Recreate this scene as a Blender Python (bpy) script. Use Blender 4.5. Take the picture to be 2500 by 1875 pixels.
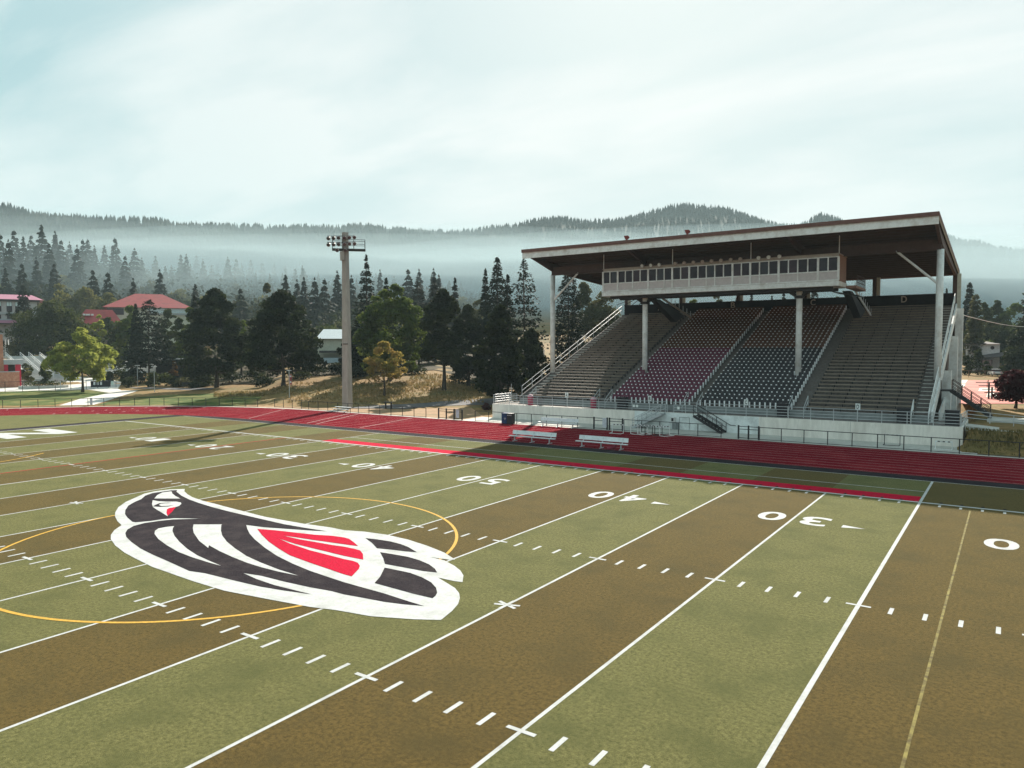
import bpy, math, random
import numpy as np
from mathutils import Vector, Matrix
from mathutils.geometry import tessellate_polygon
for o in list(bpy.data.objects): bpy.data.objects.remove(o)
S = bpy.context.scene
COL = S.collection
rng = np.random.default_rng(7)
random.seed(7)

# ------------------------------------------------------------------ camera
F0, CAM = 1795.49, Vector((26.666, -18.700, 8.083))
YAW, PITCH, ROLL = -0.598161, 0.0496076, -0.00234879
fw = Vector((math.sin(YAW)*math.cos(PITCH), math.cos(YAW)*math.cos(PITCH), -math.sin(PITCH)))
r0 = Vector((math.cos(YAW), -math.sin(YAW), 0)); u0 = r0.cross(fw)
rt = r0*math.cos(ROLL)+u0*math.sin(ROLL); up = -r0*math.sin(ROLL)+u0*math.cos(ROLL)
cd = bpy.data.cameras.new('camera'); cam = bpy.data.objects.new('camera', cd); COL.objects.link(cam)
cd.sensor_width = 36; cd.lens = F0/2500*36; cd.clip_start = 0.2; cd.clip_end = 12000
cam.matrix_world = Matrix(((rt.x, up.x, -fw.x, CAM.x), (rt.y, up.y, -fw.y, CAM.y), (rt.z, up.z, -fw.z, CAM.z), (0, 0, 0, 1)))
S.camera = cam

# ------------------------------------------------------------------ sky, sun, exposure
SUN_EL, SUN_AZ = math.radians(31), math.radians(-23.4)      # azimuth from +Y towards +X
sd = Vector((math.sin(SUN_AZ)*math.cos(SUN_EL), math.cos(SUN_AZ)*math.cos(SUN_EL), math.sin(SUN_EL)))
W = bpy.data.worlds.new('World'); S.world = W; W.use_nodes = True
nt = W.node_tree; nt.nodes.clear()
def N(t, **k):
    n = nt.nodes.new(t)
    for a, b in k.items(): setattr(n, a, b)
    return n
def LK(a, b): nt.links.new(a, b)
out = N('ShaderNodeOutputWorld'); bg = N('ShaderNodeBackground'); LK(bg.outputs[0], out.inputs[0])
sky = N('ShaderNodeTexSky', sky_type='NISHITA'); sky.sun_disc = False
sky.sun_elevation = SUN_EL; sky.sun_rotation = SUN_AZ; sky.altitude = 600; sky.air_density = 1.3; sky.dust_density = 2.2; sky.ozone_density = 1.0
geo = N('ShaderNodeNewGeometry')
def VM(op, a, b):
    n = N('ShaderNodeVectorMath', operation=op)
    for i, x in enumerate((a, b)):
        if isinstance(x, (tuple, Vector)): n.inputs[i].default_value = tuple(x)
        else: LK(x, n.inputs[i])
    return n
def M(op, a, b=0.0, c=0.0, clamp=False):
    n = N('ShaderNodeMath', operation=op); n.use_clamp = clamp
    for i, x in enumerate((a, b, c)):
        if isinstance(x, (int, float)): n.inputs[i].default_value = x
        else: LK(x, n.inputs[i])
    return n.outputs[0]
tc = N('ShaderNodeTexCoord')
dirv = tc.outputs['Generated']
dot = VM('DOT_PRODUCT', dirv, sd).outputs['Value']
glow = M('POWER', M('MAXIMUM', M('MULTIPLY_ADD', dot, 0.5, 0.5), 0.0), 9.0)
sep = N('ShaderNodeSeparateXYZ'); LK(dirv, sep.inputs[0])
zz = M('ADD', M('MAXIMUM', sep.outputs[2], 0.0), 0.16)
cmb = N('ShaderNodeCombineXYZ')
LK(M('DIVIDE', sep.outputs[0], zz), cmb.inputs[0]); LK(M('DIVIDE', sep.outputs[1], zz), cmb.inputs[1])
mp = N('ShaderNodeMapping'); LK(cmb.outputs[0], mp.inputs[0])
mp.inputs['Rotation'].default_value = (0, 0, 0.62); mp.inputs['Scale'].default_value = (0.55, 1.25, 1); mp.inputs['Location'].default_value = (3.1, 1.7, 0)
cn = N('ShaderNodeTexNoise'); cn.inputs['Scale'].default_value = 1.25; cn.inputs['Detail'].default_value = 9; cn.inputs['Roughness'].default_value = 0.56; cn.inputs['Distortion'].default_value = 0.35
LK(mp.outputs[0], cn.inputs['Vector'])
cl = N('ShaderNodeMapRange'); cl.inputs['From Min'].default_value = 0.40; cl.inputs['From Max'].default_value = 0.60; LK(cn.outputs['Fac'], cl.inputs['Value'])
def MIX(fac, a, b, bt='MIX'):
    n = N('ShaderNodeMix', data_type='RGBA', blend_type=bt)
    if isinstance(fac, (int, float)): n.inputs[0].default_value = fac
    else: LK(fac, n.inputs[0])
    for i, x in ((6, a), (7, b)):
        if isinstance(x, tuple): n.inputs[i].default_value = (*x, 1)
        else: LK(x, n.inputs[i])
    return n.outputs[2]
SKY_STR = 0.05
# the thin high smoke: teal away from the sun, white towards it; values are divided by the strength below
veil = MIX(glow, (2.3, 4.45, 4.85), (6.1, 6.8, 6.8))
cloud = MIX(glow, (5.8, 6.8, 6.85), (8.2, 8.2, 8.0))
vm = MIX(0.95, sky.outputs[0], veil)
hz = N('ShaderNodeMapRange'); hz.inputs['From Min'].default_value = 0.30; hz.inputs['From Max'].default_value = 0.0; hz.inputs['To Max'].default_value = 0.75
LK(sep.outputs[2], hz.inputs['Value'])
skyc = MIX(M('MULTIPLY', cl.outputs[0], 0.9), vm, cloud)
skyc = MIX(hz.outputs[0], skyc, MIX(glow, (5.2, 6.5, 6.6), (7.9, 7.9, 7.7)))
LK(skyc, bg.inputs['Color']); bg.inputs['Strength'].default_value = SKY_STR

sl = bpy.data.lights.new('sun', 'SUN'); sl.energy = 5.0; sl.angle = math.radians(0.6); sl.color = (1.0, 0.93, 0.82)
so = bpy.data.objects.new('sun', sl); COL.objects.link(so); so.location = (-60, 120, 90)
so.rotation_euler = sd.to_track_quat('Z', 'Y').to_euler()
vs = S.view_settings; vs.view_transform = 'Standard'; vs.look = 'None'; vs.gamma = 1; vs.exposure = 1.35; vs.use_curve_mapping = False
S.display_settings.display_device = 'sRGB'
cy = S.cycles; cy.use_denoising = True; cy.max_bounces = 6; cy.diffuse_bounces = 3; cy.glossy_bounces = 2; cy.transmission_bounces = 3; cy.volume_bounces = 0; cy.transparent_max_bounces = 6
cy.caustics_reflective = False; cy.caustics_refractive = False; cy.sample_clamp_indirect = 6

# ------------------------------------------------------------------ materials
MATS = {}
def mat(name, c1, c2=None, scale=4.0, detail=4, rough=0.75, spec=0.3, metal=0.0, bump=0.0, c3=None, scale3=0.6, world=True, transl=0.0, sheen=0.0, stretch=None, w=0.5, bscale=None, nr=0.6):
    if name in MATS: return MATS[name]
    m = bpy.data.materials.new(name); m.use_nodes = True; t = m.node_tree; p = t.nodes['Principled BSDF']
    p.inputs['Roughness'].default_value = rough; p.inputs['Specular IOR Level'].default_value = spec; p.inputs['Metallic'].default_value = metal
    def vec():
        if world:
            g = t.nodes.new('ShaderNodeNewGeometry'); v = g.outputs['Position']
        else:
            g = t.nodes.new('ShaderNodeTexCoord'); v = g.outputs['Object']
        if stretch:
            q = t.nodes.new('ShaderNodeMapping'); q.inputs['Scale'].default_value = stretch; t.links.new(v, q.inputs[0]); v = q.outputs[0]
        return v
    if c2 is None: c2 = tuple(x*0.8 for x in c1)
    v = vec()
    n = t.nodes.new('ShaderNodeTexNoise'); n.inputs['Scale'].default_value = scale; n.inputs['Detail'].default_value = detail; n.inputs['Roughness'].default_value = nr; t.links.new(v, n.inputs['Vector'])
    r = t.nodes.new('ShaderNodeMapRange'); r.inputs['From Min'].default_value = 0.5-0.25*w*1.2; r.inputs['From Max'].default_value = 0.5+0.25*w*1.2; t.links.new(n.outputs['Fac'], r.inputs['Value'])
    x = t.nodes.new('ShaderNodeMix'); x.data_type = 'RGBA'; t.links.new(r.outputs[0], x.inputs[0]); x.inputs[6].default_value = (*c1, 1); x.inputs[7].default_value = (*c2, 1)
    res = x.outputs[2]
    if c3:
        n2 = t.nodes.new('ShaderNodeTexNoise'); n2.inputs['Scale'].default_value = scale3; n2.inputs['Detail'].default_value = 5; n2.inputs['Roughness'].default_value = 0.65; t.links.new(v, n2.inputs['Vector'])
        r2 = t.nodes.new('ShaderNodeMapRange'); r2.inputs['From Min'].default_value = 0.46; r2.inputs['From Max'].default_value = 0.72; t.links.new(n2.outputs['Fac'], r2.inputs['Value'])
        x2 = t.nodes.new('ShaderNodeMix'); x2.data_type = 'RGBA'; t.links.new(r2.outputs[0], x2.inputs[0]); t.links.new(res, x2.inputs[6]); x2.inputs[7].default_value = (*c3, 1); res = x2.outputs[2]
    t.links.new(res, p.inputs['Base Color'])
    if sheen:
        p.inputs['Sheen Weight'].default_value = sheen; p.inputs['Sheen Roughness'].default_value = 0.5; p.inputs['Sheen Tint'].default_value = (0.8, 0.85, 0.45, 1)
    if bump:
        b = t.nodes.new('ShaderNodeBump'); b.inputs['Strength'].default_value = bump; b.inputs['Distance'].default_value = 0.05
        if bscale:
            n3 = t.nodes.new('ShaderNodeTexNoise'); n3.inputs['Scale'].default_value = bscale; n3.inputs['Detail'].default_value = 4; t.links.new(v, n3.inputs['Vector']); t.links.new(n3.outputs['Fac'], b.inputs['Height'])
        else: t.links.new(n.outputs['Fac'], b.inputs['Height'])
        t.links.new(b.outputs[0], p.inputs['Normal'])
    if transl:
        tr = t.nodes.new('ShaderNodeBsdfTranslucent'); t.links.new(res, tr.inputs['Color'])
        ms = t.nodes.new('ShaderNodeMixShader'); ms.inputs[0].default_value = transl
        t.links.new(p.outputs[0], ms.inputs[1]); t.links.new(tr.outputs[0], ms.inputs[2]); t.links.new(ms.outputs[0], t.nodes['Material Output'].inputs['Surface'])
    MATS[name] = m
    return m

# ------------------------------------------------------------------ mesh helpers
def root_off(p):
    o = Vector((0, 0, 0))
    while p is not None:
        o += p.location; p = p.parent
    return o
class MB:
    def __init__(s): s.v = []; s.f = []
    def add(s, vs, fs):
        n = len(s.v); s.v += [tuple(x) for x in vs]; s.f += [tuple(i+n for i in f) for f in fs]; return s
    def hexa(s, p):      # 8 points: bottom loop, top loop
        return s.add(p, [(3, 2, 1, 0), (4, 5, 6, 7), (0, 1, 5, 4), (1, 2, 6, 5), (2, 3, 7, 6), (3, 0, 4, 7)])
    def box(s, x0, x1, y0, y1, z0, z1):
        return s.hexa([(x0, y0, z0), (x1, y0, z0), (x1, y1, z0), (x0, y1, z0), (x0, y0, z1), (x1, y0, z1), (x1, y1, z1), (x0, y1, z1)])
    def bar(s, p, q, w, h=None, ref=(0, 0, 1)):
        h = h or w; p = Vector(p); q = Vector(q); d = (q-p).normalized(); r = Vector(ref)
        if abs(d.dot(r)) > 0.98: r = Vector((0, 1, 0))
        a = d.cross(r).normalized()*w/2; b = a.cross(d).normalized()*h/2
        return s.hexa([p-a-b, p+a-b, p+a+b, p-a+b, q-a-b, q+a-b, q+a+b, q-a+b])
    def tube(s, p, q, r, r2=None, n=8, cap=True):
        r2 = r if r2 is None else r2; p = Vector(p); q = Vector(q); d = (q-p).normalized()
        a = d.orthogonal().normalized(); b = d.cross(a)
        vs = []
        for c, rr in ((p, r), (q, r2)):
            for i in range(n):
                t = 2*math.pi*i/n; vs.append(c+a*rr*math.cos(t)+b*rr*math.sin(t))
        fs = [(i, (i+1) % n, n+(i+1) % n, n+i) for i in range(n)]
        if cap: fs += [tuple(range(n-1, -1, -1)), tuple(range(n, 2*n))]
        return s.add(vs, fs)
    def path(s, pts, r, n=6):
        for a, b in zip(pts[:-1], pts[1:]): s.tube(a, b, r, n=n)
        return s
    def poly(s, pts):    # 3D planar polygon, tessellated
        tr = tessellate_polygon([[Vector(p) for p in pts]])
        nz = 0
        for a, b, c in tr: nz += (Vector(pts[b])-Vector(pts[a])).cross(Vector(pts[c])-Vector(pts[a])).z
        return s.add(pts, [t if nz >= 0 else t[::-1] for t in tr])
    def sheet(s, pts, z): return s.poly([(p[0], p[1], z) for p in pts])
    def extr(s, pts, d):  # polygon extruded by vector d
        d = Vector(d); n = len(pts); a = [Vector(p) for p in pts]; b = [p+d for p in a]
        tr = [tuple(t) for t in tessellate_polygon([a])]
        fs = [t for t in tr]+[tuple(i+n for i in t[::-1]) for t in tr]+[(i, (i+1) % n, n+(i+1) % n, n+i) for i in range(n)]
        s.add(a+b, fs); return s
    def mesh(s, name, off=Vector((0, 0, 0)), smooth=False):
        me = bpy.data.meshes.new(name); me.from_pydata([(v[0]-off.x, v[1]-off.y, v[2]-off.z) for v in s.v], [], s.f)
        if smooth:
            for p in me.polygons: p.use_smooth = True
        me.update(); return me
    def build(s, name, m, parent=None, smooth=False, fix=True, **kw):
        off = root_off(parent); me = s.mesh(name, off, smooth); me.materials.append(m)
        return link(name, me, parent, **kw)
def tag(o, label=None, cat=None, group=None, kind=None):
    if label: o['label'] = label
    if cat: o['category'] = cat
    if group: o['group'] = group
    if kind: o['kind'] = kind
    return o
def link(name, me, parent=None, label=None, cat=None, group=None, kind=None):
    o = bpy.data.objects.new(name, me); COL.objects.link(o)
    if parent is not None: o.parent = parent
    return tag(o, label, cat, group, kind)
def thing(name, label, cat, loc=(0, 0, 0), group=None, rz=0.0):
    o = bpy.data.objects.new(name, None); COL.objects.link(o); o.location = loc; o.rotation_euler = (0, 0, rz); o.empty_display_size = 0.3
    return tag(o, label, cat, group)
KIDS = {}
def kids(o): return [c for c in bpy.data.objects if c.parent == o]
def copy_tree(o, loc, label=None, rz=None, scale=None):
    def rec(a, par):
        c = a.copy(); COL.objects.link(c); c.parent = par
        for k in kids(a): rec(k, c)
        return c
    c = rec(o, None); c.location = loc
    if rz is not None: c.rotation_euler = (0, 0, rz)
    if scale is not None: c.scale = scale
    if label: c['label'] = label
    return c
def npmesh(name, V, Fc, m, k):
    V = np.asarray(V, np.float32); Fc = np.asarray(Fc, np.int32)
    me = bpy.data.meshes.new(name); me.vertices.add(len(V)); me.vertices.foreach_set('co', V.ravel())
    me.loops.add(Fc.size); me.loops.foreach_set('vertex_index', Fc.ravel())
    me.polygons.add(len(Fc)); me.polygons.foreach_set('loop_start', np.arange(0, Fc.size, k, dtype=np.int32))
    me.polygons.foreach_set('loop_total', np.full(len(Fc), k, np.int32))
    me.update(calc_edges=True); me.materials.append(m); return me
_fc = {}
def glyph(txt):          # flat outline of one character from the built-in font, normalised to a unit box
    if txt in _fc: return _fc[txt]
    c = bpy.data.curves.new('glyph', 'FONT'); c.body = txt; c.offset = 0.018; c.resolution_u = 5
    o = bpy.data.objects.new('glyph', c); COL.objects.link(o)
    dg = bpy.context.evaluated_depsgraph_get(); me = o.evaluated_get(dg).to_mesh()
    V = [v.co.copy() for v in me.vertices]; Fs = [tuple(p.vertices) for p in me.polygons]
    o.evaluated_get(dg).to_mesh_clear(); bpy.data.objects.remove(o); bpy.data.curves.remove(c)
    x0 = min(v.x for v in V); x1 = max(v.x for v in V); y0 = min(v.y for v in V); y1 = max(v.y for v in V)
    r = ([((v.x-x0)/(x1-x0), (v.y-y0)/(y1-y0)) for v in V], Fs, (x1-x0)/(y1-y0)); _fc[txt] = r
    return r
def glyph_mb(txt, o, ex, ey):   # o = lower left corner, ex/ey = full width / height vectors
    V, Fs, _ = glyph(txt); o = Vector(o); ex = Vector(ex); ey = Vector(ey); b = MB()
    return b.add([o+ex*a+ey*c for a, c in V], Fs)
# horizontal bearing helpers: a place given by its bearing in the view and its distance along the view axis
Fh = Vector((math.sin(YAW), math.cos(YAW), 0)); Rh = Vector((math.cos(YAW), -math.sin(YAW), 0))
def spot(b, D):
    u = (b-1250)/F0; p = CAM+Fh*D*1.0012+Rh*(u*D); return p.x, p.y
def hgt(y, D): return 8.083-(y-848.4)/F0*D
def sst(x, a, b):
    t = min(1, max(0, (x-a)/(b-a))); return t*t*(3-2*t)
TD = [0, 70, 105, 136, 165, 200, 240, 300, 450, 600, 800, 1400, 4000]
TK = [(-900, [0, 0, 0, 0, 0, 3, 5, 9, 40, 60, 70, 70, 70]), (-200, [0, 0, 0, 0, 0, 5, 6.2, 10, 46, 72, 80, 80, 80]), (110, [0, 0, 0, 0, 0, 5, 6.2, 12, 50, 72, 80, 80, 80]), (230, [0, 0, 0, 0, 0.2, 2.0, 3.9, 9, 47, 68, 76, 76, 76]), (430, [0, 0, 0, 0, 0.5, 2.0, 3.9, 9, 44, 60, 74, 74, 74]),
      (620, [0, 0, 0, 0.6, 1.8, 3, 5, 11, 40, 50, 66, 66, 66]), (720, [0, 0, 0.0, 2.4, 3.6, 4.5, 6, 11, 38, 46, 62, 62, 62]), (1060, [0, 0, 0.0, 2.8, 4.2, 5, 6, 10, 35, 48, 56, 56, 56]), (1180, [0, 0, 0, 1.0, 3, 4, 5, 9, 30, 42, 50, 50, 50]),
      (2330, [0, 0, 0, 0, 0.2, 1, 4, 7, 16, 24, 40, 40, 40]), (2700, [0, 0, 0, 0, 0.2, 2.5, 5, 8, 18, 26, 40, 40, 40]), (3600, [0, 0, 0, 0, 0, 1, 3, 6, 14, 20, 30, 30, 30])]
TB = [k[0] for k in TK]; TZ = np.array([k[1] for k in TK])
def ground(x, y):
    dx, dy = x-CAM.x, y-CAM.y; D = dx*Fh.x+dy*Fh.y
    r = math.hypot(dx, dy)
    if D > 0.15*r:
        b = 1250+F0*(dx*Rh.x+dy*Rh.y)/D
    else: b = 4000 if dx > 0 else -1500; D = max(D, 0)
    i = min(max(int(np.searchsorted(TB, b))-1, 0), len(TB)-2); t = min(1, max(0, (b-TB[i])/(TB[i+1]-TB[i]))); t = t*t*(3-2*t)
    z = float(np.interp(D, TD, TZ[i]*(1-t)+TZ[i+1]*t))
    if D > 0 and x > 10: z += 1.5*sst(y, 47.3, 50.3)*sst(x, 23.45-max(0, y-84)*0.6, 23.62-max(0, y-84)*0.3)
    return z-0.03
# ------------------------------------------------------------------ ground
m_dry = mat('dry_grass', (0.27, 0.165, 0.066), (0.135, 0.082, 0.032), 1.6, 8, 0.95, 0.1, c3=(0.10, 0.095, 0.035), scale3=0.13, bump=0.8, bscale=5)
radii = [0, 15, 30, 45]+list(np.arange(52, 175, 1.5))+list(np.geomspace(176, 2480, 70))
degs = sorted(set([round(x, 3) for x in list(np.arange(-80, 12, 0.35))+list(np.arange(12, 280, 4.0))]))
V = []; NA = len(degs)
for r in radii:
    for a in degs:
        t = math.radians(a); x, y = CAM.x+r*math.sin(t), CAM.y+r*math.cos(t)
        V.append((x, y, ground(x, y)))
Fq = []
for i in range(len(radii)-1):
    for j in range(NA):
        k = (j+1) % NA
        Fq.append((i*NA+j, i*NA+k, (i+1)*NA+k, (i+1)*NA+j))
me = npmesh('ground', V, [f[::-1] for f in Fq], m_dry, 4)
for p in me.polygons: p.use_smooth = True
tag(link('ground', me), kind='structure')

# ------------------------------------------------------------------ playing field
YD = 0.9144
SL = 24.384
m_green = mat('turf_green', (0.142, 0.130, 0.050), (0.046, 0.045, 0.0145), 9, 12, 1.0, 0.04, bump=0.5, c3=(0.060, 0.061, 0.021), scale3=0.5, sheen=0.10, w=0.30, bscale=60, nr=0.86)
m_brown = mat('turf_brown', (0.108, 0.067, 0.0185), (0.034, 0.0205, 0.0058), 9, 12, 1.0, 0.04, bump=0.5, c3=(0.050, 0.033, 0.0105), scale3=0.5, sheen=0.10, w=0.30, bscale=60, nr=0.86)
m_white = mat('turf_white', (0.50, 0.505, 0.50), (0.36, 0.365, 0.36), 7, 12, 0.9, 0.08, bump=0.5, w=0.45, nr=0.85, c3=(0.33, 0.33, 0.32), scale3=1.3)
m_black = mat('turf_black', (0.026, 0.021, 0.026), (0.014, 0.011, 0.014), 14, 5, 1.0, 0.04, bump=0.8, c3=(0.042, 0.034, 0.036), scale3=1.0)
m_redt = mat('turf_red', (0.46, 0.006, 0.035), (0.33, 0.004, 0.022), 14, 5, 1.0, 0.04, bump=0.7)
m_yel = mat('turf_yellow', (0.50, 0.29, 0.045), (0.36, 0.21, 0.033), 9, 5, 0.9, 0.15)
m_yelw = mat('turf_yellow_worn', (0.20, 0.165, 0.045), (0.075, 0.055, 0.018), 4, 8, 0.9, 0.15)
m_dark = mat('turf_dark_mark', (0.02, 0.018, 0.018), None, 9, 3, 0.9, 0.1)
field = MB().box(-78, 78, -33.3, 33.3, -0.25, -0.004).build('field_base', mat('field_sand', (0.2, 0.18, 0.13), None, 5), kind='structure')
turf = thing('turf_field', None, None); del_keys = None
turf['kind'] = 'structure'
YT = 31.62
def tsheet(name, pts, z, m, par=turf): return MB().sheet(pts, z).build(name, m, par)
xs = [-55.1]+[i*5*YD for i in range(-10, 11)]+[55.1]
for i, (a, b) in enumerate(zip(xs[:-1], xs[1:])):
    inner = i-1            # 0..19 five-yard bands
    mm = m_green
    if 0 <= inner <= 19:
        k = inner if inner < 10 else 19-inner      # 0 nearest the goal line
        mm = m_brown if k % 2 == 0 else m_green
    tsheet('turf_strip', [(a, -YT), (b, -YT), (b, YT), (a, YT)], 0.0, mm)
for s in (-1, 1):                                    # the half-moons behind the end lines
    pts = [(s*57.1, -33.3)]+[(s*(47.2+33.3*math.cos(t)), 33.3*math.sin(t)) for t in np.linspace(-1.27, 1.27, 40)]+[(s*57.1, 33.3)]
    pts = [p for p in pts if abs(p[0]) >= 57.1]
    pts = pts if s > 0 else pts[::-1]
    tsheet('turf_half_moon', pts, 0.0, m_green)
    tsheet('black_border', [(min(s*55.1, s*57.1), -33.3), (max(s*55.1, s*57.1), -33.3), (max(s*55.1, s*57.1), 33.3), (min(s*55.1, s*57.1), 33.3)], 0.0, m_black)
    tsheet('black_border', [(-55.1, min(s*YT, s*33.3)), (55.1, min(s*YT, s*33.3)), (55.1, max(s*YT, s*33.3)), (-55.1, max(s*YT, s*33.3))], 0.0, m_black)
Z1, Z2, Z3 = 0.004, 0.008, 0.012
LW = 0.10
def line(name, x0, x1, y0, y1, z=Z1, m=m_white): return tsheet(name, [(x0, y0), (x1, y0), (x1, y1), (x0, y1)], z, m)
for i in range(-10, 11):
    x = i*5*YD
    wide = LW
    if abs(i) == 5: line('yard_line', x-0.065, x+0.065, -SL if i < 0 else -YT, SL if i < 0 else YT, Z1)
    elif abs(i) == 6: line('yard_line', x-LW/2-.01, x+LW/2+.01, -SL, SL, Z1, m_redt)
    else: line('yard_line', x-wide/2, x+wide/2, -SL, SL, Z1)
for s in (-1, 1):
    line('side_line', -55.0, 55.0, *sorted((s*SL, s*(SL+0.22))), Z2)
    line('end_line', *sorted((s*54.86, s*55.08)), -SL, SL, Z1)
    line('limit_line', -22.76, 22.76, *sorted((s*27.78, s*27.87)), Z1)
    line('turf_edge_line', -55.1, 55.1, *sorted((s*31.53, s*31.62)), Z2)
    line('restraining_strip', -22.95, 22.76, *sorted((s*(SL+0.222), s*(SL+1.75))), Z1, m_redt)
    line('limit_line', -22.86, -22.76, *sorted((s*(SL+1.9), s*31.5)), Z1)
hm = {}
def shared(name, key, mb, m, x, y, z):
    if key not in hm: hm[key] = mb.mesh(name); hm[key].materials.append(m)
    o = link(name, hm[key], turf); o.location = (x, y, z); return o
dash = MB().sheet([(-.06, -.305), (.06, -.305), (.06, .305), (-.06, .305)], 0)
cross = MB().sheet([(-.36, -.06), (.36, -.06), (.36, .06), (-.36, .06)], 0)
nd = 0
for i in range(-50, 51):
    x = i*YD
    for s in (-1, 1):
        if i % 5:
            if s < 0 and (i < -26 or i > 24): continue
            shared('hash_mark', 'dash', dash, m_white, x, s*6.096, Z1); nd += 1
        else: shared('hash_cross', 'cross', cross, m_white, x, s*6.096, Z2)
side = MB().sheet([(-.06, -.24), (.06, -.24), (.06, .24), (-.06, .24)], 0)
for i in range(-49, 34):
    if i % 5: shared('side_dash', 'sd', side, m_white, i*YD, SL-0.42, Z1)
sdark = MB().sheet([(-.07, -.16), (.07, -.16), (.07, .16), (-.07, .16)], 0)
for i in range(-24, 31):
    if i % 5: shared('side_dark_dash', 'sk', sdark, m_dark, i*YD, SL+0.46, Z2)  # short black dashes just outside the side line
for s in (-1, 1):                                     # kick-off crosses on the 35-yard lines
    b = MB()
    for a in (0.35, -0.35, math.pi/2):
        c, d = math.cos(a), math.sin(a)
        b.sheet([(s*15*YD-.42*c-.06*d, -.42*d+.06*c), (s*15*YD-.42*c+.06*d, -.42*d-.06*c), (s*15*YD+.42*c+.06*d, .42*d-.06*c), (s*15*YD+.42*c-.06*d, .42*d+.06*c)], Z2+abs(a)*0.002)
    b.build('kick_off_cross', m_white, turf)
# yard numbers, read from the far side line
def number(tens, x, far):
    d = 1 if far else -1
    for ch, side_ in ((tens, -1), ('0', 1)):           # seen by the reader: tens left, zero right
        w = 1.22
        xc = x-d*side_*(0.36+w/2)
        yb, yt = (18.03, 16.17) if far else (-18.03, -16.17)
        g = glyph_mb(ch, (xc+d*w/2, yb, Z2), (-d*w, 0, 0), (0, yt-yb, 0)); g.build('yard_number', m_white, turf)
def arrow(x, s, far):
    y = 16.75 if far else -16.75
    k = 1 if far else -1
    tsheet('number_arrow', [(x, y-0.26), (x+s*0.95, y+0.0*k), (x, y+0.26)][::(1 if s > 0 else -1)], Z2, m_white)
for n, i in (('5', 0), ('4', 10), ('4', -10), ('3', 20), ('3', -20), ('2', 30), ('2', -30), ('1', -40), ('1', 40)):
    for far in (True, False):
        number(n, i*YD, far)
        if i: arrow(i*YD+(2.2 if i > 0 else -2.2), 1 if i > 0 else -1, far)
# yellow soccer markings
def ring(name, cx, cy, r, a0, a1, w, z, m, n=96):
    A = np.linspace(a0, a1, n); b = MB()
    vs = [(cx+(r-w/2)*math.cos(t), cy+(r-w/2)*math.sin(t), z) for t in A]+[(cx+(r+w/2)*math.cos(t), cy+(r+w/2)*math.sin(t), z) for t in A]
    b.add(vs, [(i, n+i, n+i+1, i+1) for i in range(n-1)]); return b.build(name, m, turf)
ring('centre_circle', 0, 0, 9.15, 0, 2*math.pi, 0.13, Z2, m_yel, 128)
line('penalty_line', -54.9, -36.4, 20.05, 20.17, Z2, m_yelw); line('penalty_line', -36.52, -36.4, -20.1, 20.05, Z2, m_yelw)
line('penalty_line', 36.4, 36.52, -20.1, 20.05, Z2, m_yelw)
ring('penalty_arc', -43.9, 0, 11.6, -0.72, 0.72, 0.13, Z3, m_yel, 30)
line('restraining_line', 25.07, 25.14, -24, 23.6, Z1, m_yelw)
# letter N in the far end zone
glN = [(-53.6, 10.0), (-53.6, 11.7), (-50.2, 14.4), (-53.6, 14.4), (-53.6, 16.1), (-48.0, 16.1), (-48.0, 14.5), (-51.6, 11.6), (-47.3, 11.6), (-47.3, 10.0)]
glN = [(-53.6, 10.0), (-47.6, 10.0), (-47.6, 11.6), (-51.6, 11.6), (-47.8, 14.5), (-47.8, 16.1), (-53.6, 16.1), (-53.6, 14.5), (-49.7, 14.5), (-53.6, 11.6)]
tsheet('end_zone_letter', glN, Z2, m_white)
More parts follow.
